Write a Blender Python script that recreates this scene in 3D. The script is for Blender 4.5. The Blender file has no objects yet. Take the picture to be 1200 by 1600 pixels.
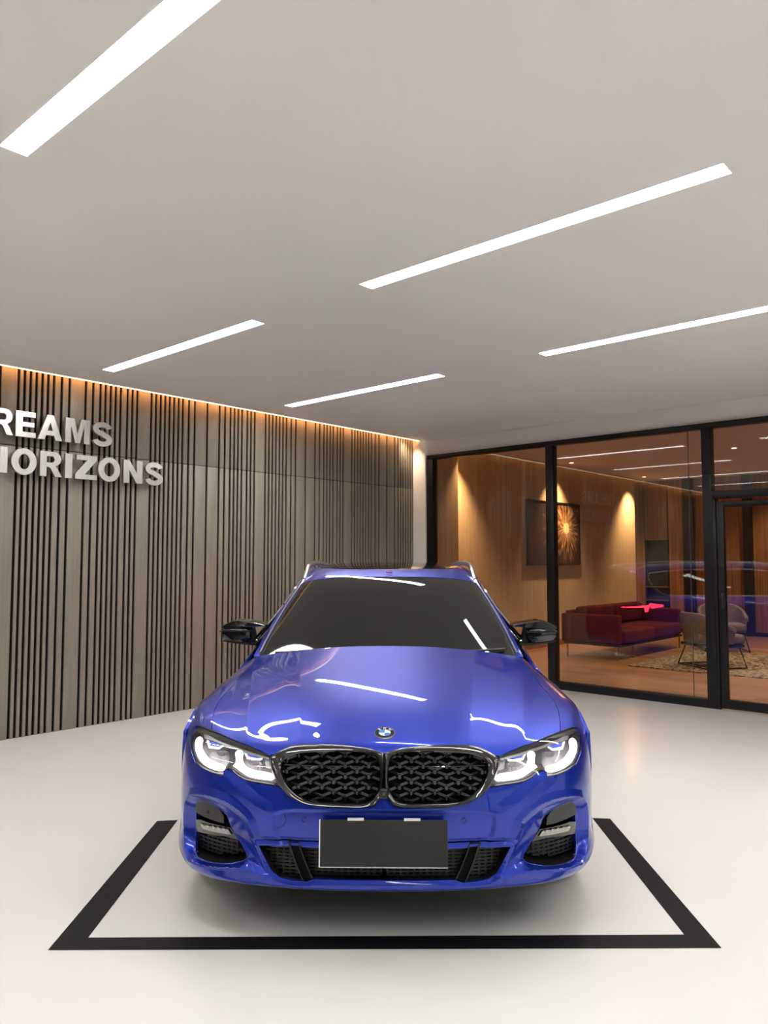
import bpy, bmesh, math, random
import numpy as np
from mathutils import Vector, Matrix
from mathutils.geometry import delaunay_2d_cdt

# ------------------------------------------------------------------ camera, world, exposure
random.seed(7)
SC = bpy.context.scene
COL = SC.collection
CAM_H, PITCH, YAW = 1.45, math.radians(3.66), math.radians(42.0)
FPX = 1205.0
cd = bpy.data.cameras.new('camera')
cam = bpy.data.objects.new('camera', cd)
COL.objects.link(cam)
cam.location = (0, 0, CAM_H)
cam.rotation_euler = (math.pi / 2 + PITCH, 0, YAW)
cd.sensor_fit = 'VERTICAL'
cd.sensor_height = 32.0
cd.lens = FPX / 1600.0 * 32.0
cd.clip_start = 0.05
SC.camera = cam
SC.view_settings.view_transform = 'Standard'
SC.view_settings.look = 'None'
SC.view_settings.gamma = 1.0
SC.view_settings.exposure = 0.95
SC.view_settings.use_curve_mapping = False
SC.cycles.max_bounces = 10
SC.cycles.diffuse_bounces = 5
SC.cycles.glossy_bounces = 5
SC.cycles.transparent_max_bounces = 16
SC.cycles.transmission_bounces = 6
SC.cycles.caustics_reflective = False
SC.cycles.caustics_refractive = False
SC.cycles.sample_clamp_indirect = 6.0
w = bpy.data.worlds.new('world')
SC.world = w
w.use_nodes = True
w.node_tree.nodes['Background'].inputs[0].default_value = (0.62, 0.66, 0.60, 1)
w.node_tree.nodes['Background'].inputs[1].default_value = 0.8
STRIP_E = 20.0          # ceiling strips
COVE_E = 11.0

# ------------------------------------------------------------------ materials
def mat(name, col=(.5, .5, .5), rough=.5, metal=0., coat=0., emis=None, es=0., spec=.5, coat_rough=.03):
    m = bpy.data.materials.new(name)
    m.use_nodes = True
    b = m.node_tree.nodes['Principled BSDF']
    b.inputs['Base Color'].default_value = (*col, 1)
    b.inputs['Roughness'].default_value = rough
    b.inputs['Metallic'].default_value = metal
    b.inputs['Coat Weight'].default_value = coat
    b.inputs['Coat Roughness'].default_value = coat_rough
    b.inputs['Specular IOR Level'].default_value = spec
    if emis:
        b.inputs['Emission Color'].default_value = (*emis, 1)
        b.inputs['Emission Strength'].default_value = es
    return m

def nodes(m):
    return m.node_tree.nodes, m.node_tree.links, m.node_tree.nodes['Principled BSDF']

def noise_tint(m, c1, c2, scale=(1, 1, 1), nscale=5., detail=4., lo=.35, hi=.65, bump=0., rough=None):
    N, L, b = nodes(m)
    tc = N.new('ShaderNodeTexCoord')
    mp = N.new('ShaderNodeMapping')
    mp.inputs['Scale'].default_value = scale
    nz = N.new('ShaderNodeTexNoise')
    nz.inputs['Scale'].default_value = nscale
    nz.inputs['Detail'].default_value = detail
    rp = N.new('ShaderNodeValToRGB')
    rp.color_ramp.elements[0].position = lo
    rp.color_ramp.elements[1].position = hi
    rp.color_ramp.elements[0].color = (*c1, 1)
    rp.color_ramp.elements[1].color = (*c2, 1)
    L.new(tc.outputs['Object'], mp.inputs[0])
    L.new(mp.outputs[0], nz.inputs['Vector'])
    L.new(nz.outputs[0], rp.inputs[0])
    L.new(rp.outputs[0], b.inputs['Base Color'])
    if bump:
        bp = N.new('ShaderNodeBump')
        bp.inputs['Strength'].default_value = bump
        bp.inputs['Distance'].default_value = .002
        L.new(nz.outputs[0], bp.inputs['Height'])
        L.new(bp.outputs[0], b.inputs['Normal'])
    if rough:
        mr = N.new('ShaderNodeMapRange')
        mr.inputs['To Min'].default_value = rough[0]
        mr.inputs['To Max'].default_value = rough[1]
        L.new(nz.outputs[0], mr.inputs[0])
        L.new(mr.outputs[0], b.inputs['Roughness'])
    return m

def glassy(name, tint=(1, 1, 1), ior=1.5, rough=0.0, boost=1.0):
    m = bpy.data.materials.new(name)
    m.use_nodes = True
    N, L = m.node_tree.nodes, m.node_tree.links
    N.remove(N['Principled BSDF'])
    out = N['Material Output']
    tr = N.new('ShaderNodeBsdfTransparent')
    tr.inputs[0].default_value = (*tint, 1)
    gl = N.new('ShaderNodeBsdfGlossy')
    gl.inputs['Roughness'].default_value = rough
    gl.inputs['Color'].default_value = (1, 1, 1, 1)
    fr = N.new('ShaderNodeFresnel')
    fr.inputs['IOR'].default_value = ior
    mu = N.new('ShaderNodeMath')
    mu.operation = 'MULTIPLY'
    mu.use_clamp = True
    mu.inputs[1].default_value = boost
    mx = N.new('ShaderNodeMixShader')
    L.new(fr.outputs[0], mu.inputs[0])
    L.new(mu.outputs[0], mx.inputs[0])
    L.new(tr.outputs[0], mx.inputs[1])
    L.new(gl.outputs[0], mx.inputs[2])
    L.new(mx.outputs[0], out.inputs[0])
    return m

M = {}
M['paint'] = mat('blue_metallic_paint', (.007, .031, .42), .36, .60, 1.0, spec=.2, coat_rough=.015)
M['white'] = mat('white_plaster', (.88, .85, .81), .7)
M['ceil'] = noise_tint(mat('ceiling_paint', rough=.85), (.83, .815, .785), (.86, .845, .815), nscale=.6, detail=2)
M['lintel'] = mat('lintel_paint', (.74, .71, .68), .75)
M['floor'] = noise_tint(mat('white_epoxy', rough=.22, coat=.25, coat_rough=.1), (.84, .83, .81), (.885, .875, .855),
                        nscale=1.1, detail=6, lo=.05, hi=.95, rough=(.16, .30))
M['slat'] = noise_tint(mat('taupe_laminate', rough=.42), (.215, .188, .150), (.245, .216, .175), (6, 6, .4), 6, 3)
M['black'] = mat('matt_black', (.012, .011, .011), .6)
M['backing'] = mat('dark_backing', (.004, .003, .0025), .9, spec=.2)
M['frame'] = mat('black_frame', (.004, .004, .005), .4, spec=.35)
M['tape'] = noise_tint(mat('black_floor_tape', rough=.6, spec=.25), (.003, .003, .0035), (.006, .006, .0065), nscale=30)
M['steel'] = noise_tint(mat('brushed_steel', rough=.3, metal=1.), (.62, .61, .58), (.78, .77, .73), (1, 60, 1), 8, 2, rough=(.22, .4))
for k_, f_ in enumerate((1.75, 1.0, .9, .8)):
    M['strip%d' % k_] = mat('strip_diffuser', (1, 1, 1), .5, emis=(1, .972, .918), es=STRIP_E * f_)
M['cove'] = mat('cove_led', (1, .8, .5), .5, emis=(1, .40, .10), es=COVE_E)
M['coveline'] = mat('cove_profile', (1, .9, .8), .5, emis=(1, .74, .50), es=1.5)
M['alu'] = mat('strip_housing', (.75, .75, .75), .5)
M['glass'] = glassy('clear_glass', (.90, .92, .90), 1.5, boost=1.35)
M['gloss'] = mat('gloss_black', (.006, .006, .007), .08, 0, 1.0)
M['satin'] = mat('satin_black', (.007, .007, .0075), .35)
M['strut'] = mat('strut_black', (.003, .003, .003), .6, spec=.05)
M['mesh'] = mat('gloss_black_mesh', (.006, .006, .007), .24, .1, .5)
M['mesh_dark'] = mat('satin_black_mesh', (.011, .011, .010), .4, spec=.4)
M['rubber'] = mat('rubber', (.02, .02, .02), .75)
M['silver'] = mat('satin_silver', (.75, .76, .78), .22, 1.)
M['chrome'] = mat('chrome', (.85, .85, .87), .06, 1.)
M['tint'] = mat('dark_tinted_glass', (.010, .0102, .0098), .03, 0, 0, spec=.5)
M['plate'] = mat('plain_grey_plate', (.026, .026, .026), .7, spec=.3)
M['plate_edge'] = mat('plate_edge', (.7, .71, .75), .4)
M['lens'] = glassy('lamp_lens', (.97, .97, .97), 1.45, boost=1.0)
M['housing'] = mat('lamp_housing', (.22, .205, .20), .35, .5)
M['brow'] = mat('lamp_brow', (.55, .54, .52), .3, .6)
M['drl'] = mat('daytime_light', (1, 1, 1), .4, emis=(1, .97, .95), es=3.2)
M['bluelight'] = mat('blue_lamp_insert', (.03, .05, .5), .2, 0, 1, emis=(.05, .09, .8), es=.35)
M['bluebar'] = mat('blue_white_bar', (.6, .7, 1), .3, emis=(.55, .68, 1), es=1.2)
M['proj'] = mat('projector_glass', (.45, .43, .47), .1, .7, 1)
M['foglamp'] = mat('fog_lamp_glass', (.38, .38, .37), .2, .2, 1)
M['bezel'] = mat('grey_insert', (.035, .034, .033), .4)
M['tail'] = mat('tail_light', (.5, .01, .02), .2, emis=(1, .02, .06), es=14.0)
M['badge_blue'] = mat('badge_blue', (.02, .25, .75), .15, 0, 1)
M['badge_white'] = mat('badge_white', (.85, .85, .88), .15, 0, 1)
M['alloy'] = mat('alloy', (.35, .35, .37), .25, 1.)
M['red'] = noise_tint(mat('red_velvet', rough=.8, spec=.2), (.06, .0025, .002), (.095, .0045, .0025), nscale=4)
M['grayfab'] = noise_tint(mat('taupe_fabric', rough=.9, spec=.2), (.11, .085, .068), (.17, .13, .105), nscale=60)
M['grayfab2'] = noise_tint(mat('brown_fabric', rough=.9), (.13, .075, .055), (.19, .115, .085), nscale=60)
M['wood'] = noise_tint(mat('lounge_veneer', rough=.5), (.42, .30, .195), (.60, .44, .30), (9, 9, .22), 7, 5, lo=.3, hi=.7)
M['wooddark'] = noise_tint(mat('dark_veneer', rough=.4), (.14, .055, .02), (.27, .115, .045), (7, 7, .2), 5, 4)
M['bronze'] = mat('bronze_trim', (.25, .16, .10), .35, .8)
M['lounge_ceiling'] = mat('lounge_ceiling', (.50, .36, .27), .85)
M['downlight'] = mat('downlight_glow', (1, .9, .7), .5, emis=(1, .75, .45), es=9)
M['grass'] = noise_tint(mat('pavement', rough=.9), (.42, .44, .38), (.55, .56, .50), nscale=.3)

# lounge floor: wood planks in the material (too oblique to tell planks apart)
m = mat('oak_floor', rough=.3, coat=.2, coat_rough=.2)
N, L, b = nodes(m)
tc = N.new('ShaderNodeTexCoord'); mp = N.new('ShaderNodeMapping'); br = N.new('ShaderNodeTexBrick')
mp.inputs['Rotation'].default_value = (0, 0, math.radians(0))
br.inputs['Color1'].default_value = (.40, .205, .10, 1); br.inputs['Color2'].default_value = (.24, .11, .055, 1)
br.inputs['Mortar'].default_value = (.12, .06, .03, 1); br.inputs['Scale'].default_value = 1.0
br.inputs['Mortar Size'].default_value = .004; br.inputs['Brick Width'].default_value = 1.3; br.inputs['Row Height'].default_value = .17
nz = N.new('ShaderNodeTexNoise'); nz.inputs['Scale'].default_value = 9.; mp2 = N.new('ShaderNodeMapping'); mp2.inputs['Scale'].default_value = (.4, 4, 1)
mx = N.new('ShaderNodeMixRGB'); mx.blend_type = 'MULTIPLY'; mx.inputs[0].default_value = .7
rp = N.new('ShaderNodeValToRGB'); rp.color_ramp.elements[0].color = (.6, .6, .6, 1); rp.color_ramp.elements[1].color = (1.3, 1.25, 1.2, 1)
L.new(tc.outputs['Object'], mp.inputs[0]); L.new(mp.outputs[0], br.inputs['Vector']); L.new(tc.outputs['Object'], mp2.inputs[0])
L.new(mp2.outputs[0], nz.inputs['Vector']); L.new(nz.outputs[0], rp.inputs[0])
L.new(br.outputs[0], mx.inputs[1]); L.new(rp.outputs[0], mx.inputs[2]); L.new(mx.outputs[0], b.inputs['Base Color'])
M['oak'] = m
# rug: dark scribbled contour lines on beige
m = mat('rug', rough=.95)
N, L, b = nodes(m)
tc = N.new('ShaderNodeTexCoord'); nz = N.new('ShaderNodeTexNoise'); nz.inputs['Scale'].default_value = 3.2; nz.inputs['Detail'].default_value = 3
mu = N.new('ShaderNodeMath'); mu.operation = 'MULTIPLY'; mu.inputs[1].default_value = 11
fr = N.new('ShaderNodeMath'); fr.operation = 'FRACT'
rp = N.new('ShaderNodeValToRGB'); rp.color_ramp.elements[0].position = .38; rp.color_ramp.elements[1].position = .52
rp.color_ramp.elements[0].color = (.025, .02, .018, 1); rp.color_ramp.elements[1].color = (.30, .21, .14, 1)
L.new(tc.outputs['Object'], nz.inputs['Vector']); L.new(nz.outputs[0], mu.inputs[0]); L.new(mu.outputs[0], fr.inputs[0])
L.new(fr.outputs[0], rp.inputs[0]); L.new(rp.outputs[0], b.inputs['Base Color'])
M['rug'] = m
# wall picture: golden rays bursting over a dark brown ground (a flat print)
m = mat('print', rough=.35)
N, L, b = nodes(m)
tc = N.new('ShaderNodeTexCoord'); sp = N.new('ShaderNodeSeparateXYZ'); L.new(tc.outputs['Object'], sp.inputs[0])
def mth(op, a, bb=None, v=None):
    n = N.new('ShaderNodeMath'); n.operation = op
    L.new(a, n.inputs[0])
    if bb is not None: L.new(bb, n.inputs[1])
    if v is not None: n.inputs[1].default_value = v
    return n.outputs[0]
yy = mth('SUBTRACT', sp.outputs['Y'], v=.42); zz = mth('SUBTRACT', sp.outputs['Z'], v=.10)
ang = mth('ARCTAN2', zz, yy); r2 = mth('ADD', mth('MULTIPLY', yy, yy), mth('MULTIPLY', zz, zz)); rr = mth('SQRT', r2)
cb = N.new('ShaderNodeCombineXYZ'); L.new(mth('MULTIPLY', ang, v=7.), cb.inputs[0]); L.new(mth('MULTIPLY', rr, v=3.), cb.inputs[1])
nz = N.new('ShaderNodeTexNoise'); nz.inputs['Scale'].default_value = 1.5; nz.inputs['Detail'].default_value = 5; L.new(cb.outputs[0], nz.inputs['Vector'])
fall = mth('MULTIPLY', rr, v=.42); v1 = mth('SUBTRACT', nz.outputs[0], fall)
core = mth('MULTIPLY', mth('LESS_THAN', rr, v=.10), v=.35); v2 = mth('ADD', v1, core)
rp = N.new('ShaderNodeValToRGB')
rp.color_ramp.elements[0].position = .28; rp.color_ramp.elements[0].color = (.035, .012, .006, 1)
rp.color_ramp.elements[1].position = .62; rp.color_ramp.elements[1].color = (1.0, .75, .42, 1)
e = rp.color_ramp.elements.new(.42); e.color = (.28, .12, .05, 1)
L.new(v2, rp.inputs[0]); L.new(rp.outputs[0], b.inputs['Base Color'])
M['print'] = m

# ------------------------------------------------------------------ mesh helpers
class MB:
    def __init__(s):
        s.v, s.f = [], []
    def add(s, v, f):
        o = len(s.v)
        s.v += [tuple(map(float, p)) for p in v]
        s.f += [tuple(i + o for i in q) for q in f]
        return s
    def box(s, x0, x1, y0, y1, z0, z1):
        if x0 > x1: x0, x1 = x1, x0
        if y0 > y1: y0, y1 = y1, y0
        if z0 > z1: z0, z1 = z1, z0
        return s.add([(x0, y0, z0), (x1, y0, z0), (x1, y1, z0), (x0, y1, z0), (x0, y0, z1), (x1, y0, z1), (x1, y1, z1), (x0, y1, z1)],
                     [(0, 3, 2, 1), (4, 5, 6, 7), (0, 1, 5, 4), (1, 2, 6, 5), (2, 3, 7, 6), (3, 0, 4, 7)])
    def bar(s, a, b, wd, th, up=(0, 0, 1)):
        a, b = Vector(a), Vector(b)
        d = (b - a).normalized(); u = Vector(up)
        if abs(d.dot(u)) > .98: u = Vector((1, 0, 0))
        r = d.cross(u).normalized() * wd / 2; u = r.cross(d).normalized() * th / 2
        v = [a - r - u, a + r - u, a + r + u, a - r + u, b - r - u, b + r - u, b + r + u, b - r + u]
        return s.add(v, [(0, 1, 2, 3), (7, 6, 5, 4), (0, 4, 5, 1), (1, 5, 6, 2), (2, 6, 7, 3), (3, 7, 4, 0)])
    def tube(s, pts, r, n=10, closed=False, sx=1., sz=1.):
        pts = [Vector(p) for p in pts]; m_ = len(pts); v = []; f = []
        rad = r if isinstance(r, (list, tuple)) else [r] * m_
        pr = None
        for i, p in enumerate(pts):
            if closed: d = pts[(i + 1) % m_] - pts[i - 1]
            else: d = pts[min(i + 1, m_ - 1)] - pts[max(i - 1, 0)]
            d.normalize()
            up = Vector((0, 0, 1)) if abs(d.z) < .95 else Vector((0, 1, 0))
            if pr is not None and pr.cross(d).length > .1 and abs(d.z) >= .9: rgt = (pr - d * pr.dot(d)).normalized()
            else: rgt = d.cross(up).normalized()
            if pr is not None and rgt.dot(pr) < 0: rgt = -rgt
            pr = rgt; u2 = rgt.cross(d).normalized()
            for k in range(n):
                a = 2 * math.pi * k / n
                v.append(p + rgt * math.cos(a) * rad[i] * sx + u2 * math.sin(a) * rad[i] * sz)
        for i in range(m_ if closed else m_ - 1):
            j = (i + 1) % m_
            for k in range(n):
                f.append((i * n + k, i * n + (k + 1) % n, j * n + (k + 1) % n, j * n + k))
        if not closed:
            f.append(tuple(range(n - 1, -1, -1))); f.append(tuple((m_ - 1) * n + k for k in range(n)))
        return s.add(v, f)
    def lathe(s, prof, axis='x', n=48, c=(0, 0, 0)):
        v = []; f = []; m_ = len(prof)
        for (a, r) in prof:
            for k in range(n):
                t = 2 * math.pi * k / n
                cc, ss = r * math.cos(t), r * math.sin(t)
                p = {'x': (a, cc, ss), 'y': (cc, a, ss), 'z': (cc, ss, a)}[axis]
                v.append((p[0] + c[0], p[1] + c[1], p[2] + c[2]))
        for i in range(m_ - 1):
            for k in range(n):
                f.append((i * n + k, i * n + (k + 1) % n, (i + 1) * n + (k + 1) % n, (i + 1) * n + k))
        return s.add(v, f)
    def build(s, name, mt, parent=None, smooth=False, bevel=0., loc=None, fix=True, seg=2):
        me = bpy.data.meshes.new(name)
        me.from_pydata(s.v, [], s.f)
        if fix:
            bm = bmesh.new(); bm.from_mesh(me)
            bmesh.ops.recalc_face_normals(bm, faces=bm.faces)
            if bevel:
                bmesh.ops.bevel(bm, geom=list(bm.edges), offset=bevel, segments=seg, profile=.5, affect='EDGES')
            bm.to_mesh(me); bm.free()
        if smooth:
            me.polygons.foreach_set('use_smooth', [True] * len(me.polygons))
            if smooth != 'all':
                me.set_sharp_from_angle(angle=math.radians(40))
        me.materials.append(mt)
        o = bpy.data.objects.new(name, me); COL.objects.link(o)
        if parent: o.parent = parent
        if loc: o.location = loc
        return o

def tag(o, label=None, cat=None, group=None, kind=None):
    if label: o['label'] = label
    if cat: o['category'] = cat
    if group: o['group'] = group
    if kind: o['kind'] = kind
    return o
def empty(name, loc=(0, 0, 0), rz=0., parent=None):
    o = bpy.data.objects.new(name, None); COL.objects.link(o); o.location = loc; o.rotation_euler = (0, 0, rz)
    o.empty_display_size = .1
    if parent: o.parent = parent
    return o
def bx(name, mt, parent, *a, bevel=0., loc=None, kind=None):
    o = MB().box(*a).build(name, mt, parent, bevel=bevel, loc=loc, smooth=bool(bevel))
    if kind: o['kind'] = kind
    return o
def inpoly(P, pts):
    x, y = pts[:, 0], pts[:, 1]; r = np.zeros(len(pts), bool); n = len(P); j = n - 1
    for i in range(n):
        xi, yi, xj, yj = P[i][0], P[i][1], P[j][0], P[j][1]
        if yi != yj:
            r ^= ((yi > y) != (yj > y)) & (x < (xj - xi) * (y - yi) / (yj - yi) + xi)
        j = i
    return r
def densify(P, step, closed=True, sc=(1, 1)):
    out = []; n = len(P)
    for i in range(n if closed else n - 1):
        a, b_ = np.array(P[i], float), np.array(P[(i + 1) % n], float)
        k = max(1, int(math.ceil(np.hypot(*((b_ - a)[:2] * np.array(sc))) / step)))
        for t in range(k): out.append(a + (b_ - a) * t / k)
    if not closed: out.append(np.array(P[-1], float))
    return np.array(out)
def cdt(outer, holes, inner):
    pts = [Vector(p) for p in outer]; ed = [(i, (i + 1) % len(outer)) for i in range(len(outer))]
    for h in holes:
        o = len(pts); pts += [Vector(p) for p in h]; ed += [(o + i, o + (i + 1) % len(h)) for i in range(len(h))]
    pts += [Vector(p) for p in inner]
    v, e_, f, ov, oe, of = delaunay_2d_cdt(pts, ed, [], 0, 1e-6)
    V = np.array([tuple(p) for p in v]); Fc = np.array([tuple(q) for q in f if len(q) == 3])
    c = V[Fc].mean(1)
    ok = inpoly(outer, c)
    for h in holes: ok &= ~inpoly(h, c)
    return V, Fc[ok]
def chaikin(P, it=2, closed=True):
    P = [np.array(p, float) for p in P]
    for _ in range(it):
        Q = []; n = len(P)
        rng = range(n) if closed else range(n - 1)
        if not closed: Q.append(P[0])
        for i in rng:
            a, b_ = P[i], P[(i + 1) % n]
            Q += [a * .75 + b_ * .25, a * .25 + b_ * .75]
        if not closed: Q.append(P[-1])
        P = Q
    return P

# ------------------------------------------------------------------ the room (x = along the glass wall, y = along the slat wall)
CZ = 3.05; YG = 7.93; XS = -6.56
def struct(o): o['kind'] = 'structure'; return o
struct(MB().add([(-6.8, -6, 0), (5, -6, 0), (5, YG + .05, 0), (-6.8, YG + .05, 0), (-6.8, -6, -.1), (5, -6, -.1), (5, YG + .05, -.1), (-6.8, YG + .05, -.1)],
     [(0, 1, 2, 3), (7, 6, 5, 4), (0, 4, 5, 1), (1, 5, 6, 2), (2, 6, 7, 3), (3, 7, 4, 0)]).build('floor', M['floor']))
# ceiling with recessed slots for the strips
rows = [(5.145, 5.255), (3.152, 3.258), (1.145, 1.252), (-.85, -.74)]
cols = [(-6.01, -4.02), (-3.03, -1.0), (-.03, 1.98)]
SLOT = [(c0, c1, r0, r1) for (r0, r1) in rows for (c0, c1) in cols]
xs = sorted({-6.46, 5.0} | {c for cc in cols for c in cc}); yz = sorted({-6.0, YG} | {r for q in rows for r in q})
cb = MB()
for i in range(len(xs) - 1):
    for j in range(len(yz) - 1):
        cx, cy = (xs[i] + xs[i + 1]) / 2, (yz[j] + yz[j + 1]) / 2
        if any(a < cx < b_ and c < cy < d for a, b_, c, d in SLOT): continue
        cb.add([(xs[i], yz[j], CZ), (xs[i + 1], yz[j], CZ), (xs[i + 1], yz[j + 1], CZ), (xs[i], yz[j + 1], CZ)], [(0, 3, 2, 1)])
cb.add([(-6.46, -6, CZ), (-6.46, YG, CZ), (-6.46, YG, CZ + .25), (-6.46, -6, CZ + .25)], [(0, 1, 2, 3)])
ceil = struct(cb.build('ceiling', M['ceil'], fix=False))
bx('slab', M['ceil'], ceil, -6.9, 5, -6, YG + .05, CZ + .25, CZ + .35)
labels_l = {(0, 0): 'lit ceiling strip farthest back, just above the far end of the slatted wall',
            (1, 0): 'lit ceiling strip close to the slatted wall, above the sign letters',
            (1, 1): 'long lit ceiling strip in the middle right of the ceiling above the car',
            (0, 1): 'lit ceiling strip running out at the right edge near the glass partition',
            (2, 1): 'widest brightest lit ceiling strip in the upper left corner of the photo'}
for i, (c0, c1, r0, r1) in enumerate(SLOT):
    t = empty('ceiling_light', ((c0 + c1) / 2, (r0 + r1) / 2, CZ))
    key = (i // 3, i % 3)
    if key in labels_l: tag(t, labels_l[key], 'ceiling light', 'recessed strip lights in the showroom ceiling')
    else: tag(t, 'recessed white strip light of the showroom ceiling outside the photo', 'ceiling light', 'recessed strip lights in the showroom ceiling')
    hx, hy = (c1 - c0) / 2, (r1 - r0) / 2
    h = MB()
    for (a, b_) in (((-hx, -hy), (hx, -hy)), ((hx, -hy), (hx, hy)), ((hx, hy), (-hx, hy)), ((-hx, hy), (-hx, -hy))):
        h.add([(a[0], a[1], 0), (b_[0], b_[1], 0), (b_[0], b_[1], .06), (a[0], a[1], .06)], [(0, 1, 2, 3)])
    h.build('housing', M['alu'], t, fix=False)
    bx('diffuser', M['strip%d' % (i // 3)], t, -hx + .005, hx - .005, -hy + .001, hy - .001, .028, .04)

# slat wall
wl = empty('wall_left', (XS, 0, 0)); struct(wl)
bx('backing_board', M['backing'], wl, -.12, -.016, -6, YG, 0, CZ + .25)
seq = [.05] * 6 + [.07, .07, .15, .07, .07, .05, .05, .05, .05, .07, .05, .05, .15] + [.05] * 7 + [.07, .07, .15, .15, .07, .07, .05, .05, .05, .07, .05, .05, .15] + \
      [.05] * 6 + [.07, .07, .15, .15, .07, .07, .05, .05, .05, .07, .05, .05, .15] + [.05] * 7 + [.07, .07, .15, .15, .07, .05, .05, .05, .05, .05, .05, .07, .07, .07]
ycur = 2.701
pieces = []
for d in seq:
    pieces.append((ycur, ycur + d)); ycur += d
left = [.15, .07, .07, .05, .05, .05, .05, .07, .15, .15, .07, .07] + [.05] * 7 + [.15, .05, .05, .07, .05, .05, .05, .07, .07, .15]
ycur = 2.701
k = 0
while ycur > .3:
    d = left[k % len(left)]; pieces.append((ycur - d, ycur)); ycur -= d; k += 1
slat_mesh = {}
GAP = .0235; ZS = 2.415
for (a, b_) in pieces:
    if b_ > YG - .06: continue
    d = round(b_ - a, 3)
    for (z0, z1, nm) in ((.0, ZS - .003, 'lower'), (ZS + .003, CZ + .18, 'upper')):
        kk = (d, nm)
        if kk not in slat_mesh:
            o = bx('panel' if d > .1 else 'slat', M['slat'], wl, -.017, 0, GAP / 2, d - GAP / 2, z0, z1, bevel=.0015)
            slat_mesh[kk] = o.data
        else:
            o = bpy.data.objects.new('panel' if d > .1 else 'slat', slat_mesh[kk]); COL.objects.link(o); o.parent = wl
        o.location = (0, a, 0)
bx('panel', M['slat'], wl, -.04, 0, -6, ycur - .01, 0, ZS - .003)
bx('panel', M['slat'], wl, -.04, 0, -6, ycur - .01, ZS + .003, CZ + .18)
# cove
cv = empty('cove_light', (-6.46, 0, CZ)); tag(cv, 'warm orange cove light line along the top of the slatted wall', 'light')
bx('led_strip', M['cove'], cv, -.012, -.002, -5.9, YG - .06, .05, .075)
bx('edge_profile', M['coveline'], cv, -.012, .004, -5.9, YG - .06, -.006, .006)
ld = bpy.data.lights.new('cove_end_spot', 'SPOT'); ld.energy = 16; ld.color = (1, .74, .50); ld.spot_size = math.radians(80); ld.spot_blend = 1; ld.shadow_soft_size = .03
lo = bpy.data.objects.new('cove_end_spot', ld); COL.objects.link(lo); lo.parent = cv; lo.location = (-.03, YG - .34, .04); lo.rotation_euler = (math.radians(24), 0, 0)
# corner pilaster + lintel (glass wall plane)
wb = empty('wall_back', (0, YG, 0)); struct(wb)
bx('pier', M['white'], wb, XS - .12, -6.36, -.055, .12, 0, CZ + .25)
bx('lintel', M['lintel'], wb, -6.36, 5, 0.0, .12, 2.845, CZ + .25)
bx('shadow_gap', M['alu'], wb, -6.36, 5, -.006, 0, CZ - .012, CZ - .004)
# other walls
struct(MB().box(-6.8, 5, -6.1, -6, 0, CZ + .25).build('wall_front', M['slat']))
wr = empty('wall_right', (5, 0, 0)); struct(wr)
bx('sill', M['white'], wr, 0, .12, -6, YG, 0, .25)
bx('lintel', M['white'], wr, 0, .12, -6, YG, 2.7, CZ + .25)
wn = empty('window_2', (5.03, 0, 0)); struct(wn)
for k in range(8):
    bx('mullion', M['frame'], wn, 0, .08, -6 + k * 1.98, -5.93 + k * 1.98, .25, 2.7)
bx('pane', M['glass'], wn, .035, .045, -6, YG, .25, 2.7)
tag(struct(bx('ground', M['grass'], None, 5.13, 30, -20, 25, -.15, -.05)))

# ------------------------------------------------------------------ glazed partition
g = empty('window_1', (0, YG, 0)); struct(g)
FT = 2.845; FB = .0
def fbar(name, x0, x1, z0, z1, y0=-.03, y1=.07, par=g, bevel=.004): return bx(name, M['frame'], par, x0, x1, y0, y1, z0, z1, bevel=bevel)
fbar('top_rail', -6.36, 5, 2.79, FT)
fbar('bottom_rail', -6.36, -2.79, 0, .085)
fbar('jamb', -6.36, -6.255, .085, 2.79)
fbar('mullion', -4.585, -4.485, .085, 2.79)
fbar('mullion', -2.80, -2.705, 0, 2.79)
fbar('transom', -2.705, -1.4, 2.07, 2.15)
fbar('mullion', -1.4, -1.3, 0, 2.79)
fbar('bottom_rail', -1.3, 5, 0, .085)
for x in (1., 3.): fbar('mullion', x, x + .1, .085, 2.79)
for i, (a, b_, z0) in enumerate([(-6.255, -4.585, .085), (-4.485, -2.951, .085), (-2.947, -2.80, .085), (-2.705, -1.4, 2.15), (-1.3, 1., .085), (1.1, 3, .085), (3.1, 5, .085)]):
    bx('glass_pane', M['glass'], g, a, b_, .015, .027, z0, 2.79)
bx('glass_joint', mat('silicone', (.10, .08, .07), .5), g, -2.9515, -2.9465, .014, .028, .085, 2.79)
d = empty('door_1', (-2.705, YG, 0)); struct(d)
dw = 1.305
fbar('door_frame', 0.0, .03, 0.0, 2.07, par=d)
fbar('door_frame', dw - .03, dw, 0.0, 2.07, par=d)
fbar('door_stile', .035, .10, .012, 2.04, -.02, .04, d)
fbar('door_stile', dw - .10, dw - .035, .012, 2.04, -.02, .04, d)
fbar('door_rail', .10, dw - .10, 1.985, 2.04, -.02, .04, d)
fbar('door_rail', .10, dw - .10, .012, .10, -.02, .04, d)
bx('glass_pane', M['glass'], d, .10, dw - .10, .005, .015, .10, 1.985)
hd = bx('lock_plate', M['satin'], d, .055, .085, -.028, -.02, .98, 1.14, bevel=.002)
hh = MB(); hh.tube([(dw - .13, -.02, .9), (dw - .13, -.075, .9), (dw - .13, -.075, 1.3), (dw - .13, -.02, 1.3)], .012); hh.build('door_handle', M['satin'], d, smooth=True)

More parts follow.
